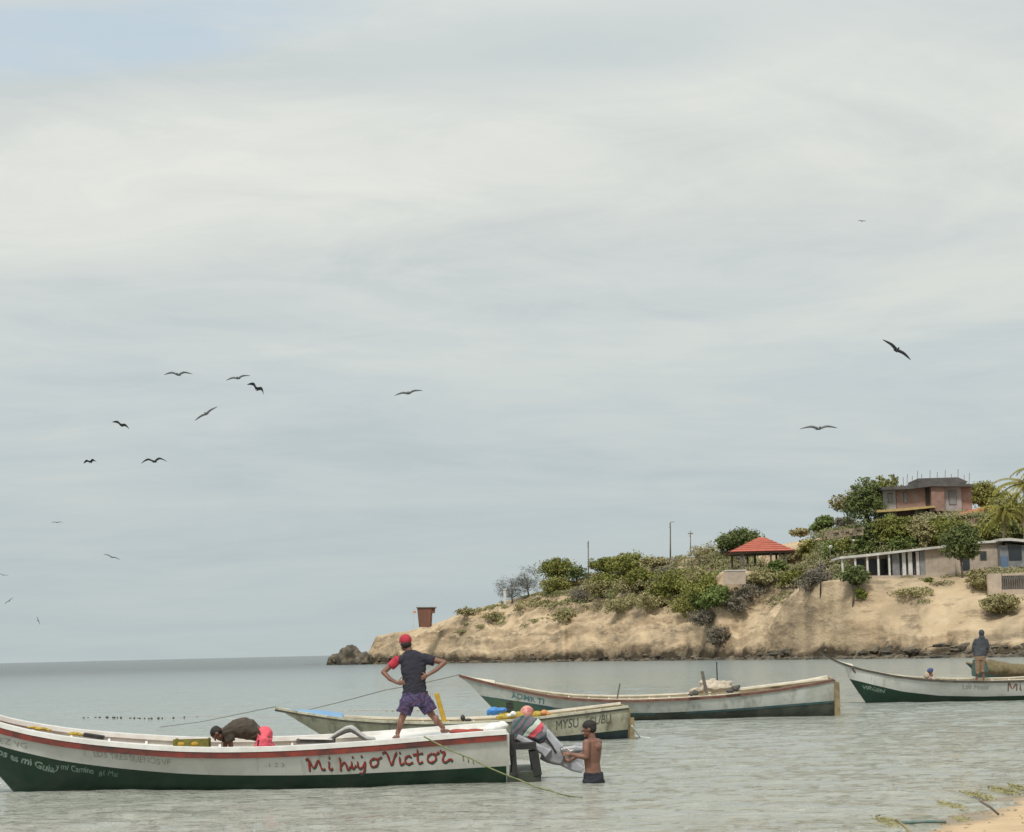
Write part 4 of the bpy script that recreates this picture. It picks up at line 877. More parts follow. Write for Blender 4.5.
# ================================================================== outboard motor
def motor():
    o = empty('outboard_motor', P(520, 752, 33.9), (0, 0, 0), 'tilted grey outboard motor under a striped shirt, on the near boat\'s stern', 'outboard motor'); O = o.location; Y = 33.9
    def Q(px, py, dy=0): return P(px, py, Y + dy) - O
    # cowling
    mb = MB(); mb.ell(Q(530, 728.5), (0.25, 0.19, 0.19)); mb.ell(Q(522, 728), (0.17, 0.18, 0.20)); mb.ell(Q(539, 732), (0.17, 0.17, 0.15)); c = mb.build('cowling', M['motorgrey'], o); remesh(c, 0.02)
    # striped shirt thrown over it
    mb = MB(); mb.ell(Q(528.5, 727.6), (0.275, 0.22, 0.19), Euler((0, .35, 0)).to_matrix()); mb.box(Q(530, 728.4), (0.40, 0.34, 0.27), ry=0.38); mb.box(Q(520.5, 728.5), (0.24, 0.32, 0.27), ry=0.1); mb.ell(Q(519.5, 728.5), (.16, .19, .19)); mb.ell(Q(533, 723.5), (0.20, 0.16, 0.11)); mb.box(Q(516.5, 734), (0.15, 0.30, 0.20), ry=-.3)
    mb.ell(Q(541, 735), (0.13, 0.17, 0.14))
    vs = np.array(mb.v); nn = fbm(vs[:, 0] * 5, vs[:, 1] * 5, vs[:, 2] * 2, 3); mb.v = [tuple(v) for v in vs * (1 + 0.12 * nn)[:, None]]
    c = mb.build('shirt_cover', shirt_mat(Q(536, 731)), o); remesh(c, 0.016, 7)
    def limb(name, pts, ws, dpt, mat, dy=0):
        sec = []
        n = len(pts)
        for i, (p, w_) in enumerate(zip(pts, ws)):
            a = Q(*pts[max(i - 1, 0)]); b_ = Q(*pts[min(i + 1, n - 1)]); d = (b_ - a).normalized(); sdv = Vector((d.z, 0, -d.x)) * (w_ / F * Y / 2); c_ = Q(*p, dy); h = Vector((0, dpt / 2, 0))
            sec.append([c_ + sdv * .7 + h, c_ + sdv + h * .5, c_ + sdv - h * .5, c_ + sdv * .7 - h, c_ - sdv * .7 - h, c_ - sdv - h * .5, c_ - sdv + h * .5, c_ - sdv * .7 + h])
        q = MB().loft(sec).build(name, mat, o)
        return remesh(q, 0.012, 4) if dpt > .06 else shade_auto(q, 35)
    limb('midsection', [(538, 729), (546, 735), (553, 742), (560, 749)], [13, 12, 10.5, 9.5], 0.20, M['motorpale'])
    limb('swivel_arm', [(517, 736.5), (526, 741.5), (535, 746), (543, 750), (548, 754)], [6, 7.5, 7, 8.5, 12], 0.24, M['motorpale'], -0.1)
    limb('drive_shaft_housing', [(543, 751), (550, 754), (557, 756.5), (563, 759.5)], [17, 18, 17, 13], 0.17, M['motorgrey'], -0.05)
    limb('gearcase', [(558, 757), (566, 761.5), (574, 765.5), (583, 770.5)], [13, 12, 12, 6], 0.12, M['motorpale'])
    limb('skeg', [(566, 762), (574, 758), (580, 755), (583, 755)], [9, 20, 26, 24], 0.035, M['motorpale'])
    limb('cavitation_plate', [(558, 752), (566, 750.5), (575, 748.5), (584, 748.5)], [8, 7, 6, 4], 0.20, M['motorpale'])
    limb('propeller_hub', [(564, 757), (567, 753), (571, 749.5)], [5, 6, 4], 0.09, M['metal'], -0.12)
    for k_ in range(3):
        a = 2 * math.pi * k_ / 3 + .4; c_ = Q(567.5, 754, -0.14)
        MB().ell(c_ + Vector((math.cos(a) * .07, -0.02, math.sin(a) * .07)), (0.075, 0.012, 0.04), Euler((0, -a, 0)).to_matrix()).build('propeller_blade', M['metal'], o, smooth=True)
    limb('tilt_lever', [(546, 738), (552, 746), (556, 753)], [2.2, 2.2, 2.2], 0.04, M['black'], -0.13)
def shirt_mat(c):
    m, n, l, b = newmat('striped_shirt_cloth'); b.inputs['Roughness'].default_value = 0.92
    t = n.new('ShaderNodeTexCoord'); sp = n.new('ShaderNodeSeparateXYZ'); l.new(t.outputs['Object'], sp.inputs[0])
    nz = n.new('ShaderNodeTexNoise'); nz.inputs['Scale'].default_value = 3; l.new(t.outputs['Object'], nz.inputs[0])
    def mth(op, a, c_):
        x = n.new('ShaderNodeMath'); x.operation = op
        for i, v in enumerate((a, c_)):
            if isinstance(v, (int, float)): x.inputs[i].default_value = v
            else: l.new(v, x.inputs[i])
        return x.outputs[0]
    # axis of the garment runs up-left to down-right: t grows to the lower right
    v = mth('SUBTRACT', mth('MULTIPLY', mth('SUBTRACT', sp.outputs[0], c.x), 0.72), mth('MULTIPLY', mth('SUBTRACT', sp.outputs[2], c.z), 0.69))
    v = mth('ADD', v, mth('MULTIPLY', mth('SUBTRACT', nz.outputs[0], 0.5), 0.12))
    v = mth('ADD', mth('MULTIPLY', v, 1.0 / 0.8), 0.5)
    r = n.new('ShaderNodeValToRGB'); r.color_ramp.interpolation = 'CONSTANT'; e = r.color_ramp.elements
    G, T, K, W_, Pk = (0.13, 0.14, 0.16), (0.055, 0.10, 0.095), (0.26, 0.09, 0.13), (0.55, 0.62, 0.52), (0.66, 0.10, 0.13)
    stops = [(0, G), (.05, T), (.10, G), (.14, K), (.16, T), (.21, G), (.25, K), (.265, G), (.30, T), (.335, W_), (.43, Pk), (.56, T), (.58, G), (.61, K), (.625, G), (.67, T), (.72, G), (.75, K), (.77, T), (.83, G), (.9, T)]
    while len(e) < len(stops): e.new(.5)
    for i, (p_, c_) in enumerate(stops): e[i].position = p_; e[i].color = c_ + (1,)
    l.new(v, r.inputs[0]); l.new(r.outputs[0], b.inputs['Base Color']); return m
motor()

# ================================================================== people
class Prims:
    def __init__(s, O): s.m = MB(); s.O = O
    def cap(s, a, ra, b, rb, flat=False, n=14):
        a = Vector(a); b = Vector(b); d = (b - a); L_ = d.length or 1e-4; d = d / L_
        pts, rs = [], []
        if not flat:
            for t in (0.999, 0.85, 0.6, 0.3): pts.append(a - d * ra * t); rs.append(ra * math.sqrt(max(1 - t * t, 0.0004)))
        pts += [a, b]; rs += [ra, rb]
        if not flat:
            for t in (0.3, 0.6, 0.85, 0.999): pts.append(b + d * rb * t); rs.append(rb * math.sqrt(max(1 - t * t, 0.0004)))
        s.m.tube([p - s.O for p in pts], rs, n); return s
    def chain(s, pts, rs):
        for i in range(len(pts) - 1): s.cap(pts[i], rs[i], pts[i + 1], rs[i + 1])
        return s
    def ell(s, c, r, rot=None): s.m.ell(Vector(c) - s.O, r, rot, 18, 12); return s
    def torso(s, secs, n=20):
        """secs = [(centre, half width vector, half depth vector)]"""
        q = []
        for c, a, b in secs:
            q.append([Vector(c) - s.O + Vector(a) * math.cos(2 * math.pi * k / n) + Vector(b) * math.sin(2 * math.pi * k / n) for k in range(n)])
        s.m.loft(q); return s
    def hand(s, wrist, d, palm_n, thumb_side, curl=0.5, sc_=1.0, spread=0.12):
        """d = pointing direction, palm_n = direction the palm faces, thumb_side = direction of the thumb"""
        d = Vector(d).normalized(); pn = Vector(palm_n); pn = (pn - d * pn.dot(d)).normalized(); ts = Vector(thumb_side); ts = (ts - d * ts.dot(d) - pn * ts.dot(pn)).normalized()
        w_ = Vector(wrist); rot = Matrix((d, ts, pn)).transposed()
        s.ell(w_ + d * .05 * sc_, (.055 * sc_, .042 * sc_, .017 * sc_), rot)
        for i, (o_, ln) in enumerate(((.030, .070), (.010, .080), (-.011, .074), (-.031, .058))):
            p = w_ + d * .09 * sc_ + ts * o_ * sc_; dd = (d + ts * o_ * spread * 8).normalized(); r = .0095 * sc_; c_ = 0
            for j, f_ in enumerate((.45, .32, .25)):
                c_ += curl * (0.35 + 0.25 * j); dj = dd * math.cos(c_) + pn * math.sin(c_); p2 = p + dj * ln * f_ * sc_; s.cap(p, r, p2, r * .9, n=8); p = p2; r *= .9
        p = w_ + d * .025 * sc_ + ts * .03 * sc_; dj = (d * .55 + ts * .75 + pn * .25).normalized()
        for ln in (.04, .032, .026):
            p2 = p + dj * ln * sc_; s.cap(p, .012 * sc_, p2, .0105 * sc_, n=8); p = p2; dj = (dj + d * .35 + pn * .15).normalized()
        return s
    def foot(s, ankle, toe_dir, sc_=1.0):
        t = Vector(toe_dir).normalized(); up = Vector((0, 0, 1)); sd_ = t.cross(up).normalized(); a = Vector(ankle); rot = Matrix((t, sd_, up)).transposed()
        s.ell(a + t * .06 - up * .055, (.115 * sc_, .042 * sc_, .032 * sc_), rot); s.ell(a - t * .02 - up * .045, (.05, .035, .042), rot)
        for i in range(5): s.cap(a + t * .15 + sd_ * (.032 - .016 * i) - up * .068, .012, a + t * (.185 - .007 * i) + sd_ * (.034 - .017 * i) - up * .07, .010, n=8)
        return s
    def head(s, c, face, up, sc_=1.0):
        f = Vector(face).normalized(); u = Vector(up); u = (u - f * u.dot(f)).normalized(); r = u.cross(f).normalized(); rot = Matrix((f, r, u)).transposed(); c = Vector(c)
        s.ell(c + u * .015 * sc_, (.098 * sc_, .077 * sc_, .095 * sc_), rot); s.ell(c + f * .022 * sc_ - u * .055 * sc_, (.066 * sc_, .056 * sc_, .062 * sc_), rot)
        s.cap(c + f * .092 * sc_ + u * .012 * sc_, .010 * sc_, c + f * .112 * sc_ - u * .022 * sc_, .015 * sc_)          # nose
        s.ell(c + f * .086 * sc_ - u * .056 * sc_, (.014 * sc_, .026 * sc_, .008 * sc_), rot); s.ell(c + f * .083 * sc_ - u * .070 * sc_, (.014 * sc_, .022 * sc_, .009 * sc_), rot)  # lips
        s.ell(c + f * .078 * sc_ - u * .100 * sc_, (.02 * sc_, .022 * sc_, .016 * sc_), rot)
        s.ell(c + f * .083 * sc_ + u * .033 * sc_, (.018 * sc_, .055 * sc_, .012 * sc_), rot)
        for sg in (1, -1): s.ell(c + r * sg * .079 * sc_ - f * .008 * sc_ - u * .008 * sc_, (.022 * sc_, .010 * sc_, .033 * sc_), rot)
        s.hd = (c, f, u, r, rot, sc_); return s
    def build(s, name, mat, parent, vox, smooth=2):
        o = s.m.build(name, mat, parent, fix=False); o = remesh(o, vox, smooth)
        if name in ('shirt', 'shorts', 'trousers', 'hoodie', 'sleeve', 'cloth_wrap'):       # soft cloth folds
            me = o.data; n = len(me.vertices); co = np.empty(n * 3); me.vertices.foreach_get('co', co); co = co.reshape(-1, 3); nr = np.empty(n * 3); me.vertices.foreach_get('normal', nr); nr = nr.reshape(-1, 3)
            f_ = fbm(co[:, 0] * 5 + co[:, 2] * 3, co[:, 1] * 5, co[:, 2] * 9 - co[:, 0] * 4, 3); f_ = 1 - 2 * np.abs(f_)
            co += nr * ((f_ - .40) * .017)[:, None]; me.vertices.foreach_set('co', co.ravel()); me.update()
        return o
def eyes(root, hd, O):
    c, f, u, r, rot, k = hd; mb = MB()
    for sg in (1, -1): mb.ell(c - O + f * .083 * k + r * sg * .031 * k + u * .012 * k, (.012 * k, .013 * k, .010 * k), rot)
    mb.build('eyes', M['whitecloth'], root, smooth=True); mb = MB()
    for sg in (1, -1): mb.ell(c - O + f * .0925 * k + r * sg * .031 * k + u * .012 * k, (.004 * k, .006 * k, .006 * k), rot)
    mb.build('pupils', M['black'], root, smooth=True)
def hair(root, hd, O, mat, vox=0.012, thick=1.10, back=True, name='hair'):
    c, f, u, r, rot, k = hd; q = Prims(O)
    q.ell(c + u * .040 * k - f * .016 * k, (.100 * k * thick, .082 * k * thick, .080 * k * thick), rot)
    if back: q.ell(c - f * .045 * k + u * .0 * k, (.066 * k * thick, .078 * k * thick, .080 * k), rot)
    return q.build(name, mat, root, vox)

YM = 33.25
def standing_man():
    Yd = 33.3
    lab = 'man in red cap and purple shorts standing on the near boat, hands on hips'
    base = P(418, 738, Yd); root = empty('person', base, (0, 0, 0), lab, 'person'); O = Vector(base)
    def J(px, py, dy=0): return P(px, py, Yd + dy)
    hips = J(415.5, 700); kf = F / Yd
    b = Prims(O)
    X = Vector((1, 0, 0)); Yv = Vector((0, 1, 0))
    b.head(J(405.4, 643.0, 0.02), (-0.42, 0.9, -0.05), (0.02, 0, 1), 1.1)
    b.cap(J(408, 648), .060, J(411, 656), .070)
    b.torso([(J(410.5, 650.5), X * .07, Yv * .06), (J(411.5, 653.5), X * .12, Yv * .08), (J(412.5, 658), X * .18, Yv * .095), (J(413, 664), X * .195, Yv * .115), (J(413.5, 673), X * .175, Yv * .12), (J(414, 683), X * .150, Yv * .105), (J(414.6, 692), X * .155, Yv * .11), (J(415.3, 700), X * .175, Yv * .125), (J(415.5, 705), X * .15, Yv * .11)])
    # left arm (red sleeve), right arm; hands on hips
    b.chain([J(398, 659.5), J(390.5, 665.5), J(383.4, 672.3, -0.02)], [.062, .052, .042]); b.chain([J(383.4, 672.3, -.02), J(390, 679, -0.07), J(397.5, 683, -0.10)], [.042, .037, .027])
    b.hand(J(397.5, 683, -.10), (1, .15, 0.05), (0, 1, 0), (0, -0.3, 1), 0.35)
    b.chain([J(427.5, 658.5), J(436, 660.5, -.02), J(444.6, 662.5, -0.04)], [.062, .052, .042]); b.chain([J(444.6, 662.5, -.04), J(436, 670, -.08), J(427.5, 675.2, -0.12)], [.042, .037, .027])
    b.hand(J(427.5, 675.2, -.12), (-1, .1, -0.45), (0, 1, 0), (0, -.2, 1), 0.35)
    # legs, wide apart
    b.chain([J(409, 703), J(402.5, 717, -.02), J(397.5, 733.5, -.02)], [.088, .058, .038]); b.ell(J(400.6, 724, -.05), (.05, .05, .10)); b.foot(J(397.3, 733.8, -.02), (-0.35, 0.9, 0))
    b.chain([J(423.5, 703), J(432, 715, .0), J(443, 727.5, .03)], [.088, .058, .038]); b.ell(J(436.2, 720, -.02), (.05, .05, .09)); b.foot(J(443.3, 727.8, .03), (0.55, .8, 0))
    bo = b.build('body', M['skin'], root, 0.0075)
    eyes(root, b.hd, O); c, f, u, r, rot, k = b.hd
    q = Prims(O); q.ell(c - f * .040 - u * .025, (.078, .092, .070), rot); q.ell(c - u * .012, (.095, .094, .05), rot); q.build('hair', M['hair'], root, 0.012)
    # beard
    c, f, u, r, rot, k = b.hd; q = Prims(O); q.ell(c + f * .03 - u * .075, (.066, .062, .045), rot); q.build('beard', M['hair'], root, 0.012)
    # cap with brim
    q = Prims(O); q.ell(c + u * .050 - f * .004, (.120, .104, .100), rot); cp = q.build('cap', M['redcap'], root, 0.012)
    mb = MB(); sec = []
    for t in np.linspace(-1.1, 1.1, 9):
        a = c - O + f * math.cos(t) * .10 + r * math.sin(t) * .088 + u * .035; e_ = c - O + f * (math.cos(t) * .19 + .0) + r * math.sin(t) * .09 + u * .015
        sec.append([a, e_, e_ + u * .008, a + u * .012])
    mb.loft(sec).build('brim', M['redcap'], cp, smooth=True)
    mb = MB().ell(c - O + u * .137, (.012, .012, .008)); mb.build('button', M['redcap'], cp, smooth=True)
    # shirt (dark, short sleeves; left sleeve red)
    q = Prims(O)
    q.torso([(J(410, 650.2), X * .085, Yv * .075), (J(411.5, 652.8), X * .14, Yv * .095), (J(412.6, 656), X * .195, Yv * .115), (J(412.8, 659.5), X * .205, Yv * .125), (J(413.2, 664), X * .215, Yv * .135), (J(413.6, 673), X * .200, Yv * .142), (J(414.2, 683), X * .186, Yv * .130), (J(415, 692), X * .200, Yv * .138), (J(415.3, 696.5), X * .215, Yv * .148)])
    q.cap(J(424, 658.8), .085, J(434, 661, -.02), .082, flat=True); q.ell(J(424, 658.6), (.10, .10, .085)); q.ell(J(401.5, 659.8), (.085, .10, .075))
    sh = q.build('shirt', M['darkshirt'], root, 0.011)
    q = Prims(O); q.ell(J(397.8, 659.8), (.082, .088, .072)); q.cap(J(397.5, 660), .078, J(390, 666.5), .074, flat=True); q.build('sleeve', M['redcap'], sh, 0.011)
    # shorts
    q = Prims(O)
    q.torso([(J(415, 692.5), X * .212, Yv * .150), (J(415.3, 700), X * .235, Yv * .160), (J(415.5, 706), X * .235, Yv * .150)])
    q.cap(J(408.5, 700), .130, J(403.2, 713.3, -.01), .125, flat=True); q.cap(J(423.5, 700), .130, J(430.5, 711.5, .0), .122, flat=True); q.build('shorts', M['purple'], root, 0.011, 1)
    c_ = J(415, 692.5) - O
    sec = [[c_ + Vector((math.cos(t) * .214, math.sin(t) * .152, h)) for t in np.linspace(0, 2 * math.pi, 20, endpoint=False)] for h in (-.02, .02)]
    MB().loft(sec, caps=False).build('waistband', M['darkshirt'], root, smooth=True)
standing_man()

def bending_man():
    Yd = 33.5
    base = P(262, 760, Yd); root = empty('person', base, (0, 0, 0), 'man in dark shirt and pink red shorts bent double inside the near boat', 'person'); O = Vector(base)
    def J(px, py, dy=0): return P(px, py, Yd + dy)
    b = Prims(O); Yv = Vector((0, 1, 0))
    b.head(J(217, 733.5, -0.02), (-0.45, 0, -1), (-1, 0, 0.35), 1.0)
    b.cap(J(221, 731.5), .052, J(227, 729.5), .06)
    def sec(px, py, hw, hd, nx, nz): return (J(px, py), Vector((nx, 0, nz)).normalized() * hd, Yv * hw)
    b.torso([sec(226, 730, .12, .08, 0.25, 1), sec(232, 729, .18, .11, .2, 1), sec(241, 728, .18, .125, .05, 1), sec(251, 728.5, .155, .12, -.15, 1), sec(259, 731, .16, .12, -.4, 1), sec(265, 735.5, .155, .12, -.8, 1), sec(267, 739, .12, .09, -1, 1)])
    for dy, dx in ((-.17, 0), (.17, -2)):
        b.chain([J(228 + dx, 731.5, dy), J(230 + dx * 2, 738.5, dy), J(231 + dx * 3.2, 749, dy * .8)], [.060, .048, .040]); b.chain([J(231 + dx * 3.2, 749, dy * .8), J(226 + dx * 3, 758, dy * .7)], [.040, .028])
        b.hand(J(226 + dx * 3, 758, dy * .7), (-0.3, 0, -1), (-1, 0, .2), (0, -1 if dy < 0 else 1, 0), 0.6)
    for dy in (-.1, .1):
        b.chain([J(265, 738, dy), J(258, 757, dy * 1.3), J(268, 776, dy * 1.3)], [.095, .062, .04]); b.foot(J(268, 776.5, dy * 1.3), (-1, 0, 0))
    b.build('body', M['skindark'], root, 0.0085); eyes(root, b.hd, O); hair(root, b.hd, O, M['hair'], 0.012, 1.05)
    q = Prims(O)
    q.torso([sec(223.5, 730.8, .10, .075, .3, 1), sec(228, 729.4, .185, .12, 0.25, 1), sec(236, 728.2, .215, .165, .12, 1), sec(247, 728.4, .21, .19, 0, 1), sec(256, 730.2, .205, .185, -.3, 1), sec(262.5, 733, .20, .17, -.7, 1), sec(264.5, 735.5, .19, .15, -.9, 1)])
    for dy, dx in ((-.19, 0), (.19, -2)): q.cap(J(228 + dx, 731, dy), .088, J(230.6 + dx * 2, 741.5, dy), .078, flat=True)
    q.ell(J(229, 730.5, -.13), (.1, .1, .09)); q.ell(J(228, 730.5, .13), (.1, .1, .09))
    q.build('shirt', M['brownshirt'], root, 0.012)
    q = Prims(O)
    q.torso([sec(258.5, 733.5, .20, .155, -.7, 1), sec(263, 736.2, .215, .185, -.9, 1), sec(266.0, 741, .215, .165, -2.2, 1), sec(266.0, 747, .21, .16, -9, 1)]); q.ell(J(264.5, 735.5), (.135, .2, .15))
    for dy in (-.11, .11): q.cap(J(264.6, 737.5, dy), .125, J(260, 754, dy * 1.2), .12, flat=True)
    s_ = q.build('shorts', M['pinkshorts'], root, 0.012, 1)
    a = J(258.2, 743, -.32) - O; MB().box(a, (.028, .012, .10), ry=.15).build('pocket_stripe', M['darkshorts'], s_)
bending_man()

def wading_man():
    Yd = 33.0
    base = P(593, 781, Yd); base.z = 0; root = empty('person', base, (0, 0, 0), 'bare chested man in black shorts standing waist deep beside the outboard motor', 'person'); O = Vector(base)
    def J(px, py, dy=0): return P(px, py, Yd + dy)
    b = Prims(O)
    b.head(J(588.9, 728.6), (-1, 0.12, -0.18), (-0.12, 0, 1), 1.1)
    b.cap(J(591, 734), .062, J(592.5, 741), .064)
    f = Vector((-0.80, 0.60, 0)); sd = Vector((0.60, 0.80, 0))       # chest direction, shoulder axis
    def sec(px, py, hw, hd): return (J(px, py), sd * hw, f * hd)
    b.torso([sec(592.8, 738.5, .09, .07), sec(593, 741, .19, .10), sec(592.8, 746, .205, .12), sec(592.3, 754, .19, .122), sec(592.2, 763, .165, .105), sec(593, 771, .165, .11), sec(593.6, 777, .175, .12), sec(593.6, 783, .15, .11)])
    # near arm
    b.ell(J(586.5, 743.5, -.17), (.066, .066, .07)); b.ell(J(598, 742.5, .15), (.07, .07, .07))
    b.chain([J(586.8, 743, -.17), J(586, 750, -.2), J(586.4, 757.3, -.22)], [.068, .060, .047]); b.chain([J(586.4, 757.3, -.22), J(579, 756, -.2), J(571, 754.2, -.14)], [.048, .043, .029]); b.ell(J(596, 747, -.02), (.10, .11, .09)); b.ell(J(589, 747, -.05), (.09, .10, .08))
    b.hand(J(571, 754.2, -.14), (-1, .05, .05), (0, 1, -.3), (0, 0, 1), 0.75)
    b.chain([J(598, 743, .15), J(590, 750, .26), J(583, 754, .25)], [.058, .05, .042]); b.chain([J(583, 754, .25), J(576, 757, .15), J(572, 759.5, .05)], [.042, .035, .027])
    b.hand(J(572, 760.5, .02), (-1, -.2, .0), (0, -1, .5), (0, 0, 1), 0.8)
    for s_ in (-1, 1):
        h = J(593.6, 780) + sd * .09 * s_; kx = h + Vector((-.03, 0, -.42)); ft = kx + Vector((.05, 0, -.36)); b.chain([h, kx, ft], [.09, .06, .04]); b.foot(ft, f)
    b.build('body', M['skin'], root, 0.0075); eyes(root, b.hd, O); hair(root, b.hd, O, M['hair'], 0.012, 1.10)
    q = Prims(O); q.torso([sec(593.3, 772.5, .185, .132), sec(593.8, 778, .198, .145), sec(593.8, 786, .2, .15)])
    for s_ in (-1, 1):
        h = J(593.8, 780) + sd * .1 * s_; q.cap(h, .125, h + Vector((-.02, 0, -.3)), .12, flat=True)
    q.build('shorts', M['darkshorts'], root, 0.012, 1)
wading_man()

def far_standing():
    Yd = 72.6
    base = P(979, 681, Yd); root = empty('person', base, (0, 0, 0), 'hooded person in slate top and tan trousers standing in the white and green boat', 'person'); O = Vector(base); k = Yd / F
    def J(px, py, dy=0): return P(px, py, Yd + dy)
    X = Vector((1, 0, 0)); Yv = Vector((0, 1, 0)); b = Prims(O)
    b.head(J(981.5, 633.6), (.1, .95, -.1), (0, 0, 1), 1.0); b.cap(J(981.5, 637), .055, J(981, 640), .06)
    b.torso([(J(981, 639), X * .15, Yv * .09), (J(981, 643), X * .19, Yv * .12), (J(980.6, 650), X * .16, Yv * .11), (J(980, 655), X * .17, Yv * .12), (J(980, 658), X * .15, Yv * .11)])
    b.chain([J(976.3, 640.5), J(973.8, 646.5, .05), J(974.3, 652, .12)], [.058, .045, .03]); b.hand(J(974.3, 652, .12), (.1, .5, -1), (0, 1, 0), (1, 0, 0), .5)
    b.chain([J(985.6, 640.5), J(987.3, 647, .05), J(986.5, 653, .12)], [.058, .045, .03]); b.hand(J(986.5, 653, .12), (0, .5, -1), (0, 1, 0), (-1, 0, 0), .5)
    b.chain([J(978, 658), J(977, 668), J(976.6, 679)], [.09, .06, .04]); b.chain([J(982.6, 658), J(983.2, 669), J(983.6, 679)], [.09, .06, .04]); b.foot(J(976.6, 680), (0, 1, 0)); b.foot(J(983.6, 680), (0.2, 1, 0))
    b.build('body', M['skindark'], root, 0.014); eyes(root, b.hd, O); c, f, u, r, rot, kk = b.hd
    q = Prims(O); q.ell(c + u * .03 - f * .02, (.125, .108, .12), rot); q.cap(c - u * .08, .09, c - u * .16, .12); q.build('hood', M['hoodie'], root, 0.018)
    q = Prims(O); q.torso([(J(981.2, 637.6), X * .10, Yv * .09), (J(981, 640), X * .20, Yv * .12), (J(981, 644), X * .23, Yv * .15), (J(980.5, 650), X * .215, Yv * .15), (J(980, 656), X * .215, Yv * .15)])
    q.chain([J(976, 640.8), J(973.4, 646.5, .05), J(974, 651, .1)], [.08, .068, .05]); q.chain([J(986, 640.8), J(987.8, 647, .05), J(986.9, 652, .1)], [.08, .068, .05]); q.build('hoodie', M['hoodie'], root, 0.018)
    q = Prims(O); q.torso([(J(980, 655), X * .20, Yv * .14), (J(980, 660), X * .21, Yv * .15)]); q.cap(J(977.8, 659), .12, J(976.8, 674), .10, flat=True); q.cap(J(982.6, 659), .12, J(983.4, 672), .10, flat=True); q.build('trousers', M['tanpants'], root, 0.018)
    q = Prims(O); q.cap(J(985, 662, -.05), .05, J(986.5, 672, -.05), .10, flat=True); q.cap(J(974.6, 660, .05), .08, J(974, 676, .0), .10, flat=True); q.build('cloth_wrap', M['tealcloth'], root, 0.02)
far_standing()
def far_sitting():
    Yd = 72.4
    base = P(930, 690, Yd); root = empty('person', base, (0, 0, 0), 'seated person in a blue cap, only the head and shoulders above the gunwale', 'person'); O = Vector(base)
    def J(px, py, dy=0): return P(px, py, Yd + dy)
    X = Vector((1, 0, 0)); Yv = Vector((0, 1, 0)); b = Prims(O)
    b.head(J(930.5, 671.6), (-.9, .2, -.35), (-.3, 0, 1), .95); b.cap(J(931.5, 674.5), .05, J(931.5, 677.5), .06)
    b.torso([(J(931, 677), X * .10, Yv * .12), (J(931, 679), X * .13, Yv * .19), (J(931.5, 686), X * .12, Yv * .18), (J(932, 694), X * .15, Yv * .18)])
    for dy in (-.2, .2):
        b.chain([J(931, 679, dy), J(928, 685, dy), J(924, 681, dy)], [.055, .04, .03]); b.hand(J(924, 681, dy), (-1, 0, .3), (0, 0, -1), (0, -1, 0), .5); b.chain([J(932, 693, dy * .5), J(921, 692, dy * .6), J(921, 703, dy * .6)], [.085, .06, .04]); b.foot(J(921, 703, dy * .6), (-1, 0, 0))
    b.build('body', M['skin'], root, 0.014); eyes(root, b.hd, O); c, f, u, r, rot, kk = b.hd
    q = Prims(O); q.ell(c + u * .045 - f * .01, (.12, .10, .09), rot); cp = q.build('cap', M['bluecap'], root, 0.016)
    MB().box(c - O + f * .15 + u * .03, (.12, .14, .012), rz=math.atan2(f.y, f.x)).build('brim', M['bluecap'], cp)
    q = Prims(O); q.torso([(J(931, 677), X * .11, Yv * .14), (J(931, 679), X * .155, Yv * .215), (J(931.5, 686), X * .15, Yv * .21), (J(932, 694), X * .17, Yv * .2)]); q.ell(J(926.5, 675.5, -.1), (.10, .1, .12)); q.build('shirt', M['pinkplaster'], root, 0.02)
far_sitting()

# ================================================================== buildings on the headland
def wx(px, Y, py=560): return P(px, py, Y).x
def wz(px, py, Y): return P(px, py, Y).z
def wbox(name, px0, px1, py0, py1, Y, depth, mat, root, dY=0.0):
    """box whose front face fills a photo rectangle at distance Y + dY"""
    Yf = Y + dY; O = root.matrix_basis.translation; c = (px0 + px1) / 2
    x0, x1 = wx(px0, Yf, py1), wx(px1, Yf, py1); z1, z0 = wz(c, py0, Yf), wz(c, py1, Yf)
    o = MB().box(((x0 + x1) / 2 - O.x, Yf + depth / 2 - O.y, (z0 + z1) / 2 - O.z), (abs(x1 - x0), depth, abs(z1 - z0))).build(name, mat, root); return o
def wquad(name, pts, Y, depth, mat, root, dY=0.0):
    """slab with a photo polygon as its front"""
    O = root.matrix_basis.translation; f = [P(a, b_, Y + dY) - O for a, b_ in pts]; bk = [v + Vector((0, depth, 0)) for v in f]
    return MB().loft([f, bk]).build(name, mat, root)
def place(name, px, py, Y, label, cat, group=None):
    p = P(px, py, Y); return empty(name, p, (0, 0, 0), label, cat, group)

# two storey unfinished brick house
Yh = 312.0
h = place('brick_house', 930, 521, Yh, 'unfinished two storey brick house with dark flat roof on the hilltop', 'house')
wbox('wall', 884, 897, 488, 522, Yh, 9, M['plaster'], h, 0.6)
wbox('wall', 897, 926, 487.5, 511, Yh, 9, M['brick'], h, 0.5)
wbox('wall', 926, 932, 487, 511, Yh, 8, M['concrete'], h, 0.9)
wbox('wall', 932, 945, 485.5, 511, Yh, 9, M['brick'], h, -0.6)
wbox('wall', 945, 962, 487, 511, Yh, 9, M['plaster'], h, 0.3)
wbox('wall', 962, 973, 487, 522, Yh, 9, M['brick'], h, 0.7)
wbox('wall', 897, 962, 510, 532, Yh, 9, M['brick'], h, 1.6)
for a, b_, dy in ((916.5, 919, 0), (931, 934.5, -.3), (943.5, 946.5, -.3), (956, 958.5, 0)): wbox('column', a, b_, 509, 531, Yh, .8, M['pinkplaster'], h, dy)
wquad('roof_slab', [(882, 487), (906, 485.6), (914, 482.6), (932, 480.6), (973, 484.2), (974, 486.6), (932, 486.2), (910, 489), (882, 490)], Yh, 11, M['concrete'], h, -1.2)
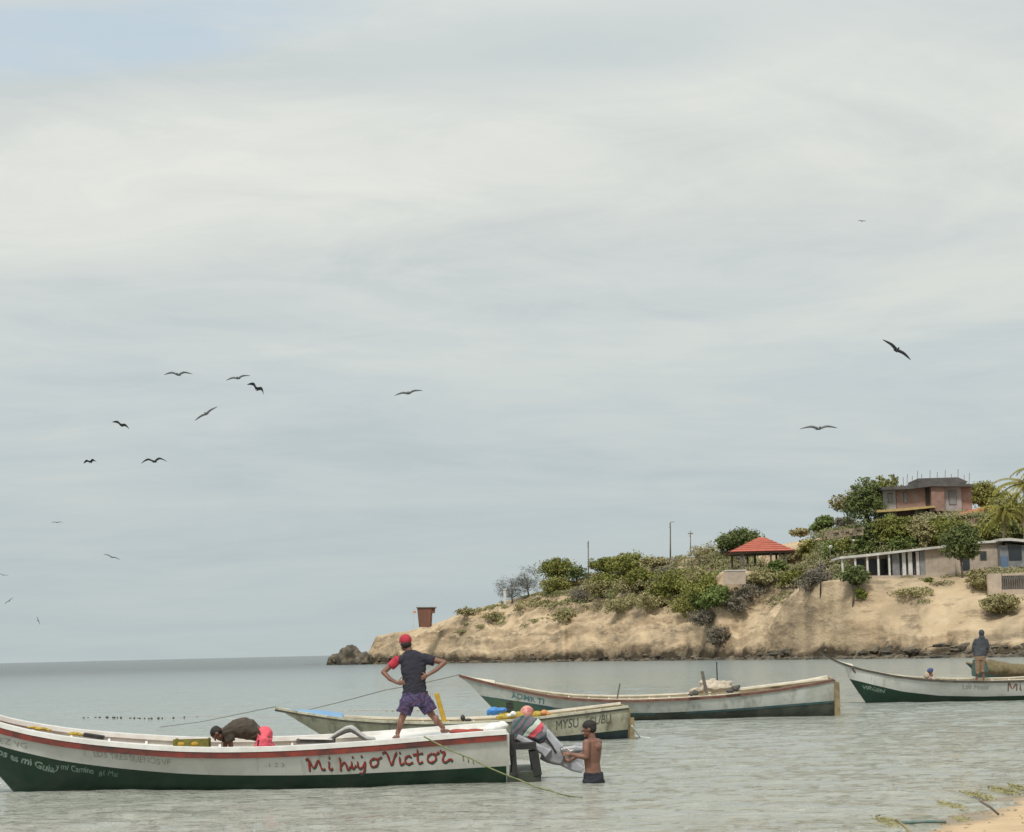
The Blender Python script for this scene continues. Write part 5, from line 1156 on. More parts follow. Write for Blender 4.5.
wquad('roof_slab', [(918, 478.4), (958, 477.2), (968, 481.6), (966, 483.2), (918, 481.6)], Yh, 8, M['concrete'], h, -.6)
wquad('balcony_slab', [(877, 510.2), (903, 508.2), (934, 505.6), (936, 507.4), (904, 510.6), (877, 512.4)], Yh, 2.2, M['yellowtrim'], h, -1.4)
def window(px0, px1, py0, py1, Y, root, dY=-.05, mat='glassdark', mull=True):
    f = wbox('window', px0, px1, py0, py1, Y, .18, M['wood'], root, dY)
    wbox('pane', px0 + .6, px1 - .6, py0 + .6, py1 - .6, Y, .06, M[mat], root, dY - .04).parent = f
    return f
window(903.5, 908, 492, 503, Yh, h, .45, 'shutter'); window(949, 957, 490, 505, Yh, h, .25, 'shutter'); window(888, 893, 493, 503, Yh, h, .55, 'shutter')
for a, b_, c_, d_ in ((918.5, 924.5, 510.5, 518), (925.5, 931, 510, 517.5), (938, 943, 508.5, 517.5), (948, 956, 510, 518)): window(a, b_, c_, d_, Yh, h, 1.45, 'glassdark')
m_ = 0
for px, t0 in ((889, 478), (893, 477), (898, 476), (903.5, 477), (907, 474), (912, 476), (917.5, 471), (922, 474), (930, 470), (937, 472), (945, 470), (951, 474), (958, 469), (964, 475), (969, 473)):
    O = h.location; a = P(px, 486, Yh + 2) - O; b_ = P(px + .4 * math.sin(px), t0, Yh + 2) - O; MB().tube([a, b_], 0.045, 5).build('rebar', M['wood'], h)
# orange roofed house
h = place('tiled_house', 978, 520, 306, 'small house with orange tiled roof half hidden in the trees', 'house')
wbox('wall', 964, 992, 513, 524, 306, 7, M['pinkplaster'], h, .8)
wquad('roof', [(958, 514.4), (966, 511), (984, 506.4), (990, 505.8), (996, 509.8), (993, 511.6), (972, 513.6), (960, 515.6)], 306, 8, M['orangetile'], h)
for i in range(9):
    a = 961 + i * 4; wquad('tile_row', [(a, 514.2 - i * .95), (a + 1.4, 513.4 - i * .95), (a + 2.4, 514.2 - i * .6), (a + 1, 515.0 - i * .6)], 306, 8, M['orangetile'], h, -.15)
window(972, 977, 515, 519, 306, h, .7)
# long low house with veranda
Yl = 283.0
h = place('low_house', 900, 578, Yl, 'long low house with thin pale roof and white veranda posts', 'house')
wquad('roof_slab', [(840, 556.6), (868, 553.8), (905, 549.8), (950, 544.8), (950, 547), (905, 552), (868, 556.4), (840, 558.8)], Yl, 8, M['paleslab'], h, -1)
wbox('wall', 926, 956, 548, 580, Yl, 7, M['pinkplaster'], h, 0)
wquad('wall', [(850, 557), (926, 549.5), (926, 580), (850, 580)], Yl, 0.4, M['pinkplaster'], h, 4.2)
wquad('plinth', [(842, 577), (872, 575.6), (926, 575), (956, 576), (956, 584), (842, 586)], Yl, 7, M['pinkplaster'], h, -.8)
for a, t in ((843, 557.5), (856, 556), (868, 555), (879, 554), (890, 553.2)): wbox('post', a - .9, a + .9, t, 577, Yl, .35, M['whitepost'], h, -.6)
for a, b_, t in ((893, 900, 553), (903, 906.5, 552.5), (909, 913, 552), (917, 920, 551.5), (920.6, 926, 550.5)): wbox('pillar', a, b_, t, 577, Yl, .5, M['whitepost'] if b_ - a < 4.5 else M['shutter'], h, .1)
for a, b_ in ((857, 865), (870, 877), (881, 888), (894, 902), (907, 910), (914, 917)): window(a, b_, 559, 574.5, Yl, h, 4.1 if a < 893 else .7, 'glassdark')
# block house to its right
h = place('block_house', 975, 572, 286, 'pinkish block house with dark doorway at the right end of the village', 'house')
wbox('wall', 956, 1001, 543, 576, 286, 8, M['pinkplaster'], h, 0)
wquad('roof_slab', [(953, 542.5), (1003, 540), (1003, 542.2), (953, 544.8)], 286, 9, M['paleslab'], h, -.6)
f = wbox('door', 963, 970, 553, 570, 286, .2, M['glassdark'], h, -.12); wbox('door_frame', 962, 971, 551.6, 553, 286, .2, M['whitepost'], h, -.16)
window(980, 987, 551, 560, 286, h, -.1)
h = place('shed', 1012, 568, 284, 'shed with pale lean-to roof and blue painted side at the right edge', 'shed')
wbox('wall', 1001, 1040, 545, 572, 284, 6, M['shutter'], h, .4); wbox('blue_panel', 1001.4, 1008, 556, 568.5, 284, .2, M['bluepaint'], h, .2)
wquad('roof_slab', [(999, 538.6), (1010, 537.8), (1042, 541.4), (1042, 543.6), (1010, 540.6), (999, 541)], 284, 7, M['paleslab'], h, -.6)
wbox('opening', 1009, 1022, 545, 560, 284, .2, M['glassdark'], h, .3)
# low wall with railing, bottom right of the village
h = place('boundary_wall', 1005, 592, 268, 'low boundary wall with dark railing panel at the right edge', 'wall')
wbox('pier', 989, 1002, 573.5, 597, 268, .8, M['pinkplaster'], h, -.3); wbox('base', 1002, 1050, 589, 598, 268, .5, M['pinkplaster'], h, 0); wbox('coping', 1002, 1050, 573, 575.2, 268, .5, M['pinkplaster'], h, -.05)
for a in np.arange(1003.2, 1048, 2.2): wbox('baluster', a, a + 1.0, 575.2, 589, 268, .12, M['wood'], h, .15)
wbox('backing', 1002, 1050, 575, 589, 268, .1, M['shutter'], h, .9)
# stone retaining wall left of the brick house
h = place('stone_wall', 843, 540, 300, 'grey dry stone retaining wall left of the brick house', 'wall')
random.seed(5)
for r_ in range(3):
    a = 824 + random.uniform(0, 2)
    while a < 863:
        w_ = random.uniform(2.2, 4.0); y0 = 531.5 - (a - 824) * .12 + r_ * 2.6
        wbox('stone', a, a + w_ - .2, y0 + random.uniform(-.4, .4), y0 + 2.35 + random.uniform(-.3, .5), 300, .8, M['tanrock'], h, random.uniform(-.2, .2)); a += w_
# red roofed shelter
Yg = 322.0
h = place('shelter', 762, 566, Yg, 'open shelter with red tiled hipped roof on dark posts', 'shelter')
O = h.location
def roof_hip(px0, px1, pye, pxa, pya, Y, depth, mat, root, rows=7, cols=22):
    O = root.location; x0, x1 = wx(px0, Y), wx(px1, Y); ze = wz((px0 + px1) / 2, pye, Y); za = wz(pxa, pya, Y + depth / 2); xa = wx(pxa, Y + depth / 2)
    cr = [Vector((x0, Y, ze)), Vector((x1, Y, ze)), Vector((x1, Y + depth, ze)), Vector((x0, Y + depth, ze))]; ap = [Vector((xa - 0.4, Y + depth / 2, za)), Vector((xa + .4, Y + depth / 2, za))]
    tops = [(cr[0], cr[1], ap[0], ap[1]), (cr[1], cr[2], ap[1], ap[1]), (cr[2], cr[3], ap[1], ap[0]), (cr[3], cr[0], ap[0], ap[0])]
    c = (cr[0] + cr[2]) / 2
    MB().add([v - O for v in cr] + [v - O for v in ap], [(0, 1, 5, 4), (1, 2, 5), (2, 3, 4, 5), (3, 0, 4), (3, 2, 1, 0)]).build('roof', mat, root)
    for (a, b_, c1, d1) in tops:
        n = (b_ - a).cross(c1 - a).normalized()
        if n.z < 0: n = -n
        for r in range(rows):
            t0, t1 = r / rows, (r + 1.12) / rows
            t1 = min(t1, 1)
            p = [a.lerp(c1, t0), b_.lerp(d1, t0), b_.lerp(d1, t1), a.lerp(c1, t1)]
            lo = [v + n * (0.10 if i < 2 else 0.02) - O for i, v in enumerate(p)]; up = [v + n * 0.05 for v in lo]
            MB().loft([lo, up]).build('tile_row', mat, root)
roof_hip(730, 795, 551.5, 762.5, 537.6, Yg, 9.5, M['rooftile'], h)
wbox('fascia', 731, 794, 551.4, 553, Yg, 9, M['wood'], h, .3)
for a, dy, b_ in ((740.5, .6, 568), (743, .6, 568), (747, 3, 567), (754.5, 8, 566), (770.5, .6, 566), (776, 4, 566), (779.5, .6, 566), (785.5, .6, 566), (731.5, 8, 566)): wbox('post', a, a + 1.9, 552, b_ + 3, Yg, .3, M['wood'], h, dy)
for a in range(6): wbox('railing', 731 + a * 3, 731.5 + a * 3, 561, 569, Yg, .06, M['wood'], h, .4)
h = place('garden_wall', 735, 585, 316, 'short pale block wall below the shelter\'s left end', 'wall')
wbox('wall', 724.5, 746, 571, 584.5, 316, .6, M['pinkplaster'], h); wbox('coping', 724.2, 746.4, 569.8, 571, 316, .8, M['paleslab'], h, -.1)
# rusty kiosk on the cape, wider at the top
Yk = 414.0
h = place('lookout_kiosk', 425, 625, Yk, 'rust red lookout kiosk that flares out towards its top on the cape', 'kiosk')
O = h.location
def fr(px0, px1, py, Y0, Y1): return [P(px0, py, Y0) - O, P(px1, py, Y0) - O, P(px1, py, Y0) + Vector((0, Y1 - Y0, 0)) - O, P(px0, py, Y0) + Vector((0, Y1 - Y0, 0)) - O]
MB().loft([fr(419, 430, 627, Yk, Yk + 2.4), fr(417, 431.5, 608, Yk - .3, Yk + 2.8)]).build('wall', M['rust'], h)
MB().loft([fr(416.4, 435.6, 608, Yk - .5, Yk + 3), fr(416.2, 436, 607, Yk - .5, Yk + 3)]).build('roof', M['wood'], h)
MB().loft([fr(431, 434.4, 613, Yk, Yk + 2.4), fr(431, 434.8, 608.2, Yk - .2, Yk + 2.6)]).build('side_shutter', M['rust'], h)
MB().loft([fr(430, 431.4, 626, Yk + .2, Yk + 2.3), fr(430.2, 432, 608.2, Yk - .2, Yk + 2.6)]).build('side_wall', M['wood'], h)
for a in (419.6, 423.2, 426.8): MB().loft([fr(a, a + .35, 626, Yk - .06, Yk + .1), fr(a - .6, a - .2, 609, Yk - .36, Yk)]).build('batten', M['wood'], h)
h = place('thin_post', 413.5, 626, 412, 'thin pale post standing just left of the rust red kiosk', 'post'); wbox('shaft', 413.2, 413.8, 609, 628, 412, .12, M['paleslab'], h); wbox('sign_plate', 413.6, 416, 611, 613, 412, .08, M['orangetile'], h, -.05)
h = place('marker_post', 505, 601, 398, 'stubby white marker post in front of the grey leafless shrub', 'post'); wbox('shaft', 503.6, 506.2, 590, 604, 398, .5, M['whitepost'], h); wbox('post_cap', 503.2, 506.6, 589, 590, 398, .7, M['whitepost'], h, -.1)
# satellite dish / small white lamp
h = place('satellite_dish', 830.5, 547, 296, 'small white satellite dish among the yellow green bushes', 'dish')
mb = MB(); mb.ell(P(830.5, 547, 296) - h.location, (.34, .09, .30), Euler((.5, 0, .4)).to_matrix()); mb.build('dish', M['white'], h, smooth=True); wbox('mast', 830.2, 830.9, 548, 560, 296, .1, M['wood'], h, .1)
h = place('satellite_dish', 853.5, 540.5, 300, 'smaller pale dish up the slope in front of the stone wall', 'dish')
MB().ell(P(853.5, 540.5, 299) - h.location, (.22, .07, .2), Euler((.5, 0, -.4)).to_matrix()).build('dish', M['white'], h, smooth=True); wbox('mast', 853.3, 853.8, 541, 548, 299, .1, M['wood'], h, .1)
# utility poles
def pole(px, py0, py1, Y, wpx, lab, arm=None, lamp=False, mat='wood', name='utility_pole'):
    Y = solveD(px, py1, Y) if Y < 360 else Y
    h = place(name, px, py1, Y, lab, name.replace('_', ' '), 'utility poles along the headland' if name == 'utility_pole' else None); O = h.location
    k = Y / F; MB().tube([P(px, py1 + 6, Y) - O, P(px, py0, Y) - O], [wpx * k / 2, wpx * k / 2 * .7], 8).build('shaft', M[mat], h, smooth=True)
    if arm: wbox('crossarm', px - arm, px + arm, py0 + 2, py0 + 3, Y, .2, M[mat], h, -.15)
    if lamp:
        MB().tube([P(px, py0 + .5, Y) - O, P(px + 2.5, py0 - .3, Y) - O, P(px + 4, py0 + .3, Y) - O], .05, 6).build('lamp_arm', M[mat], h)
    for dy in (2.5, 5): MB().ell(P(px - .8, py0 + dy, Y - .2) - O, (.10, .10, .14)).build('insulator', M['plaster'], h, smooth=True)
pole(588.3, 541, 588, 388, 1.5, 'grey utility pole standing between the two green acacias')
pole(670.4, 522, 556, 372, 1.6, 'tallest utility pole, rising bare against the sky left of the shelter', lamp=True)
pole(690.5, 531, 549, 398, 1.1, 'small distant utility pole with a crossarm', arm=2.6)
pole(702, 548, 566, 352, 1.3, 'short dark pole in the scrub left of the shelter')
pole(820.5, 560, 599, 284, 1.6, 'dark thin pole standing on the sand left of the low house', mat='black')
pole(866, 572, 583, 276, 1.0, 'short dark stake in front of the veranda', mat='black', name='stake')

# fence lines: posts and wires
def fence(name, pts, Y0, Y1, hpx, step, lab):
    h = place(name, pts[0][0], pts[0][1], Y0, lab, 'fence'); O = h.location; tops = []
    L_ = pts[-1][0] - pts[0][0]; n = int(L_ / step)
    for i in range(n + 1):
        px = pts[0][0] + L_ * i / n; t = i / n; py = float(np.interp(px, [p[0] for p in pts], [p[1] for p in pts])); Y = solveD(px, py, Y0 + (Y1 - Y0) * t)
        a = P(px, py, Y); gz = ground_at(a.x, a.y); a.z = gz - .2; b_ = a + Vector((0.05 * math.sin(i * 3), 0, hpx * Y / F + .2))
        MB().tube([a - O, b_ - O], .09, 5).build('fence_post', M['wood'], h); tops.append(b_ - O)
    for dz in (.1, .6, 1.1): MB().tube([v - Vector((0, 0, dz)) for v in tops], .018, 4).build('wire', M['wood'], h)
fence('wire_fence', [(600, 572), (640, 570), (700, 566)], 372, 345, 9, 7.5, 'wire fence on thin wooden posts along the ridge left of the shelter')
fence('wire_fence', [(745, 592), (800, 590), (818, 588)], 306, 296, 8, 6, 'wire fence on thin posts across the sand below the shelter')

# ================================================================== vegetation
def crown_mesh(name, blobs, n, leaf, mat, seed, upf=0.35, hole=0.25, thin=1.0):
    """leaf clumps: n small faces spread through the volume of several blobs (cx, cy, cz, rx, ry, rz)"""
    rg = np.random.default_rng(seed); vol = np.array([b[3] * b[4] * b[5] for b in blobs]) ** .75; vol /= vol.sum(); B_ = np.array(blobs)
    # sub clumps
    nc = max(10, n // 26); bi = rg.choice(len(blobs), nc, p=vol); u = rg.normal(size=(nc, 3)); u /= np.linalg.norm(u, axis=1)[:, None]
    rr = rg.random(nc) ** .45; cc = B_[bi, :3] + u * rr[:, None] * B_[bi, 3:]; cr = np.mean(B_[bi, 3:], axis=1) * rg.uniform(.16, .46, nc)
    keep = rg.random(nc) > hole * .5; cc, cr = cc[keep], cr[keep]; nc = len(cc)
    ci = rg.integers(0, nc, n); v = rg.normal(size=(n, 3)); v /= np.linalg.norm(v, axis=1)[:, None]
    c = cc[ci] + v * (rg.random(n) ** .4)[:, None] * cr[ci][:, None] * np.array([1.25, 1.25, .75])
    nm = v + rg.normal(size=(n, 3)) * .7 + np.array([0, 0, upf]); nm /= np.linalg.norm(nm, axis=1)[:, None]
    a = np.cross(nm, rg.normal(size=(n, 3))); a /= np.linalg.norm(a, axis=1)[:, None]; b_ = np.cross(nm, a)
    L_ = leaf * rg.uniform(.55, 1.35, n)[:, None]; W_ = L_ * rg.uniform(.35, .6, n)[:, None] * thin
    co = np.stack([c - a * L_, c + b_ * W_ - a * L_ * .1, c + a * L_, c - b_ * W_ - a * L_ * .1], 1).reshape(-1, 3).astype(np.float32)
    me = bpy.data.meshes.new(name); me.vertices.add(4 * n); me.vertices.foreach_set('co', co.ravel()); me.loops.add(4 * n); me.loops.foreach_set('vertex_index', np.arange(4 * n, dtype=np.int32))
    me.polygons.add(n); me.polygons.foreach_set('loop_start', np.arange(0, 4 * n, 4, dtype=np.int32)); me.polygons.foreach_set('loop_total', np.full(n, 4, dtype=np.int32)); me.update(calc_edges=True)
    me.materials.append(mat); return me, cc
def tree(name, px, base, top, wpx, D, leafkey, label, seed, flat=.5, trunk=True, n=1500, leaf=.28, density=1.0, cat=None, group='trees on the headland', crown_frac=.6, lean=0.0, thin=1.0, hole=.25, nbl=7, fix=False):
    if not fix: D = solveD(px, base - 1.0, D)
    k = D / F; pb = P(px, base, D); g = ground_at(pb.x, pb.y); zt = P(px, top, D).z; zb = P(px, base, D).z
    z0 = min(zb, g) if abs(g - zb) < 4 else zb
    root = empty(name, (pb.x, D, z0), (0, 0, 0), label, cat or ('tree' if trunk else 'bush'), group)
    if trunk: crown_frac = min(.95, crown_frac * 1.18)
    H = zt - z0; Wd = wpx * k * 1.08; n = int(n * 2.6); leaf *= .80; rg = random.Random(seed); cz = H * (1 - crown_frac / 2); ch = (zt - zb) * crown_frac
    blobs = []
    for i in range(nbl):
        a = rg.uniform(0, 2 * math.pi); r = rg.uniform(.15, .62) if i else 0
        bw = Wd * rg.uniform(.22, .34) * (1.3 if i == 0 else 1)
        bh = ch * rg.uniform(.28, .44); x = math.cos(a) * r * (Wd / 2 - bw * .25); zc = H - ch * .5 + rg.uniform(-.5, .5) * max(ch - 2 * bh, 0) * (1 - .5 * abs(r)) - abs(x) / Wd * ch * .35
        zc = min(zc, H - bh * .92)
        blobs.append((x + lean * Wd, math.sin(a) * r * Wd * .45, zc, bw, bw, bh))
    me, cc = crown_mesh('crown', blobs, int(n * density), leaf, LEAF[leafkey], seed, thin=thin, hole=hole)
    o = bpy.data.objects.new('crown', me); COL.objects.link(o); o.parent = root
    if trunk:
        mb = MB(); r0 = max(Wd * .025, .13); fork = Vector((lean * Wd * .6, 0, max(H - ch * 1.0, H * .2)))
        mb.tube([Vector((0, 0, -.4)), Vector((lean * Wd * .2 + .1, 0, fork.z * .5)), fork], [r0 * 1.2, r0, r0 * .8], 7)
        mb.build('trunk', M['bark'], root, smooth=True); mb = MB()
        for b_ in blobs[:6]:
            e_ = Vector(b_[:3]); md = fork.lerp(e_, .5) + Vector((rg.uniform(-.2, .2), 0, rg.uniform(-.3, .2))); mb.tube([fork, md, e_], [r0 * .6, r0 * .35, r0 * .12], 5)
        tag(mb.build('limbs', M['bark'], root, smooth=True), kind=None)
    return root
T = tree
# skyline, left to right
T('leafless_shrub', 512, 604, 572, 36, 402, 'greytw', 'grey nearly leafless shrub leaning over the white marker post', 1, n=1500, leaf=.26, thin=.3, hole=.5, crown_frac=.85, trunk=True)
T('leafless_shrub', 528, 598, 560, 34, 404, 'greytw', 'taller grey leafless shrub left of the green acacia', 2, n=1500, leaf=.26, thin=.3, hole=.5, crown_frac=.8)
T('acacia_tree', 557, 590, 556, 50, 398, 'olive', 'flat topped green acacia right of the grey leafless shrubs', 3, n=2200, crown_frac=.62)
T('bush', 556, 596, 573, 52, 394, 'yellow', 'yellow green bush spreading under the flat topped acacia', 4, trunk=False, n=1600, crown_frac=.95, group='bushes on the headland')
T('acacia_tree', 577, 588, 564, 26, 396, 'dark', 'small dark acacia against the left of the utility pole', 5, n=900)
T('acacia_tree', 605, 582, 553, 36, 392, 'olive', 'olive acacia just right of the utility pole', 6, n=1500)
T('acacia_tree', 628, 580, 549, 48, 390, 'olive', 'broadest olive acacia on the skyline', 7, n=2200)
T('acacia_tree', 654, 576, 555, 34, 386, 'sage', 'pale olive acacia at the right end of the skyline row', 8, n=1100)
T('bush', 600, 600, 578, 44, 384, 'sage', 'sage green bush on the slope below the utility pole', 9, trunk=False, n=1500, crown_frac=.95, group='bushes on the headland')
T('bush', 634, 596, 572, 50, 380, 'sage', 'sage green bush below the broadest olive acacia', 10, trunk=False, n=1500, crown_frac=.95, group='bushes on the headland')
T('dry_bush', 670, 588, 564, 46, 372, 'dry', 'grey dry bush under the tallest utility pole', 11, trunk=False, n=1300, crown_frac=.95, thin=.6, group='bushes on the headland')
T('bush', 650, 612, 588, 52, 360, 'sage', 'low sage bush beside the pale bare patch of sand', 12, trunk=False, n=1400, crown_frac=.95, group='bushes on the headland')
T('bush', 676, 598, 567, 64, 352, 'olive', 'big olive bush, upper left of the large green thicket', 13, trunk=False, n=2400, crown_frac=.95, group='bushes on the headland')
T('bush', 708, 606, 572, 60, 346, 'olive', 'big olive bush in the middle of the large green thicket', 14, trunk=False, n=2400, crown_frac=.95, group='bushes on the headland')
T('bush', 688, 619, 594, 50, 342, 'yellow', 'yellow green bush at the lower left of the large thicket', 15, trunk=False, n=1800, crown_frac=.95, group='bushes on the headland')
T('bush', 720, 608, 583, 44, 340, 'bright', 'bright green bush at the right side of the large thicket', 16, trunk=False, n=1500, crown_frac=.95, group='bushes on the headland')
T('dry_bush', 735, 616, 590, 40, 334, 'dry', 'brownish dry bush at the right foot of the large thicket', 17, trunk=False, n=1400, crown_frac=.95, thin=.6, group='bushes on the headland')
T('dry_bush', 708, 627, 606, 44, 334, 'dry', 'brownish dry bush spilling down the bank below the thicket', 18, trunk=False, n=1400, crown_frac=.95, thin=.6, group='bushes on the headland')
T('dry_bush', 720, 650, 622, 26, 326, 'dry', 'dry brown bush in the gully near the waterline', 19, trunk=False, n=900, crown_frac=.95, thin=.6, group='bushes on the headland')
T('dry_bush', 706, 562, 544, 46, 366, 'sage', 'pale scrubby bush behind the short dark pole', 20, trunk=False, n=1200, crown_frac=.95, thin=.6, group='bushes on the headland')
T('spreading_tree', 741, 556, 526, 52, 372, 'dark', 'dark spreading tree behind the left of the red roofed shelter', 21, n=2600, crown_frac=.72)
T('small_tree', 728, 556, 534, 28, 368, 'dark', 'smaller dark tree at the left of the spreading tree', 22, n=900, crown_frac=.75)
T('bush', 776, 577, 556, 22, 316, 'bright', 'bright green bush growing up in front of the shelter', 23, trunk=False, n=900, crown_frac=.95, group='bushes on the headland')
T('bush', 764, 589, 570, 44, 312, 'sage', 'sage coloured scrub bush below the shelter', 24, trunk=False, n=1300, crown_frac=.95, group='bushes on the headland')
T('bush', 794, 588, 568, 40, 308, 'olive', 'olive scrub bush right of the bright bush', 25, trunk=False, n=1200, crown_frac=.95, group='bushes on the headland')
T('dry_bush', 815, 592, 566, 36, 300, 'dry', 'dry brown bush behind the dark thin pole', 26, trunk=False, n=1200, crown_frac=.95, thin=.6, group='bushes on the headland')
T('bush', 811, 562, 536, 30, 304, 'yellow', 'yellow green bush left of the white satellite dish', 27, trunk=False, n=1500, crown_frac=.95, group='bushes on the headland')
T('bush', 836, 566, 535, 32, 300, 'bright', 'green bush behind the white satellite dish', 28, trunk=False, n=1500, crown_frac=.95, group='bushes on the headland')
T('bush', 801, 537, 527, 26, 340, 'sage', 'low sage bush on the skyline right of the shelter', 29, trunk=False, n=600, crown_frac=.95, group='bushes on the headland')
T('round_tree', 825, 534, 514, 25, 328, 'bright', 'small round bright green tree on the skyline', 30, n=1400, crown_frac=.85, hole=.1)
T('dry_bush', 846, 532, 516, 30, 326, 'dry', 'dry pale bush between the round tree and the tall tree', 31, trunk=False, n=900, crown_frac=.95, thin=.6, group='bushes on the headland')
T('tall_tree', 869, 540, 476, 42, 319, 'dark', 'tall loose crowned tree left of the brick house', 32, n=2600, crown_frac=.62, hole=.4)
T('tall_tree', 850, 532, 489, 34, 322, 'sage', 'thin pale limbed tree leaning left of the tall loose tree', 33, n=1200, crown_frac=.5, hole=.5, lean=-.1)
T('roof_tree', 888, 500, 474, 34, 326, 'olive', 'tree crown showing over the left end of the brick house roof', 34, n=1300, crown_frac=.8)
T('small_tree', 868, 556, 518, 34, 303, 'dark', 'dark bushy tree below the tall loose tree', 35, n=1700, crown_frac=.8)
T('small_tree', 894, 552, 512, 42, 299, 'olive', 'olive tree in front of the brick house balcony', 36, n=2400, crown_frac=.85)
T('small_tree', 918, 550, 518, 40, 296, 'sage', 'sage green tree below the brick house windows', 37, n=2000, crown_frac=.85)
T('small_tree', 942, 550, 516, 38, 295, 'olive', 'bushy tree in the middle above the low house roof', 38, n=2000, crown_frac=.85)
T('small_tree', 868, 556, 538, 36, 294, 'bright', 'bright green tree above the low house\'s left end', 39, n=1400, crown_frac=.9)
T('shade_tree', 962, 580, 518, 44, 279, 'dark', 'dark leafed shade tree in front of the block house', 40, n=3200, crown_frac=.62, hole=.35)
T('hill_tree', 985, 512, 480, 46, 322, 'yellow', 'yellow green tree behind the orange roof', 41, n=2000, crown_frac=.85, hole=.35)
T('hill_tree', 966, 506, 482, 34, 326, 'olive', 'olive tree right of the brick house roof', 42, n=1500, crown_frac=.85, hole=.35)
T('hill_tree', 1008, 530, 486, 44, 312, 'yellow', 'yellowish tree behind the palm', 43, n=2200, crown_frac=.85, hole=.3)
T('small_tree', 990, 545, 515, 40, 292, 'olive', 'olive tree just below the orange roof', 44, n=2000, crown_frac=.85)
T('small_tree', 1012, 548, 516, 34, 293, 'dark', 'dark bushy tree behind the palm trunk', 45, n=1700, crown_frac=.85)
T('umbrella_tree', 853, 602, 564, 34, 274, 'dark', 'small umbrella shaped tree on the sand before the veranda', 46, n=1500, crown_frac=.45)
T('bush', 861, 602, 585, 12, 268, 'olive', 'small upright green bush at the foot of the umbrella tree', 47, trunk=False, n=600, crown_frac=.95, group='bushes on the headland')
T('bush', 1015, 572, 556, 28, 278, 'bright', 'green bush in front of the blue sided shed', 48, trunk=False, n=1100, crown_frac=.95, group='bushes on the headland')
T('bush', 1003, 614, 593, 48, 258, 'sage', 'large low grey green bush on the sand by the railing wall', 49, trunk=False, n=2600, crown_frac=.95, hole=.1, group='bushes on the headland')
T('bush', 980, 592, 566, 28, 270, 'sage', 'scrubby bush left of the boundary wall pier', 50, trunk=False, n=1400, crown_frac=.95, thin=.7, group='bushes on the headland')
T('bush', 913, 597, 588, 42, 266, 'sage', 'thin strip of low scrub on the sand below the low house', 51, trunk=False, n=700, crown_frac=.95, thin=.6, group='bushes on the headland')
T('bush', 928, 585, 577, 9, 274, 'olive', 'tiny green bush by the low house\'s plinth', 52, trunk=False, n=300, crown_frac=.95, group='bushes on the headland')
T('bush', 470, 617, 607, 40, 398, 'sage', 'low scrub bush on the cape\'s skyline right of the kiosk', 53, trunk=False, n=700, crown_frac=.95, group='bushes on the headland')
T('bush', 497, 622, 610, 30, 392, 'sage', 'low scrub bush on the cape above the cliff', 54, trunk=False, n=600, crown_frac=.95, group='bushes on the headland')
T('bush', 565, 624, 610, 26, 372, 'sage', 'low grey green bush on the open sand bank', 55, trunk=False, n=600, crown_frac=.95, group='bushes on the headland')
T('bush', 535, 610, 598, 50, 384, 'sage', 'long low scrub bush above the open sand bank', 56, trunk=False, n=900, crown_frac=.95, group='bushes on the headland')

# palms at the right edge
def palm(px, base, top, D, label, seed, nf=16, fl=3.6):
    pb = P(px, base, D); root = empty('palm_tree', (pb.x, D, pb.z), (0, 0, 0), label, 'palm tree', 'palm trees at the right edge'); H = P(px, top, D).z - pb.z; rg = random.Random(seed)
    cr = Vector((.6, 0, H)); MB().tube([Vector((0, 0, -1)), Vector((.1, 0, H * .4)), Vector((.35, 0, H * .75)), cr], [.28, .2, .17, .15], 8).build('trunk', M['bark'], root, smooth=True)
    for i in range(nf):
        a = 2 * math.pi * i / nf + rg.uniform(-.2, .2); el = rg.uniform(-.5, 1.0); L_ = fl * rg.uniform(.8, 1.15); d = Vector((math.cos(a), math.sin(a), 0)); pts = []
        for j in range(9):
            t = j / 8; pts.append(cr + d * L_ * t * math.cos(el * (1 - t)) * .9 + Vector((0, 0, L_ * (math.sin(el) * t - .75 * t * t))))
        mb = MB(); mb.tube(pts, [.05 - .005 * j for j in range(9)], 4)
        for j in range(1, 9):
            p = pts[j]; dr = (pts[j] - pts[j - 1]).normalized(); sd_ = dr.cross(Vector((0, 0, 1))).normalized()
            for q in range(5):
                for sg in (1, -1):
                    o_ = p - dr * q * L_ / 42; tip = o_ + sd_ * sg * .62 * (1.15 - j / 9) + dr * .3 - Vector((0, 0, .38)); w_ = dr * .055
                    mb.add([o_ - w_, o_ + w_, tip], [(0, 1, 2)])
        mb.build('frond', LEAF['palm'], root, fix=False)
palm(1004, 575, 512, 289, 'yellowing palm tree leaning by the blue sided shed', 1, nf=26, fl=4.0)
palm(1026, 575, 486, 286, 'taller palm tree cut by the right edge', 2, nf=28, fl=4.8)
palm(1034, 560, 470, 296, 'tallest palm, only its frond tips reach into the frame', 4, fl=3.4)

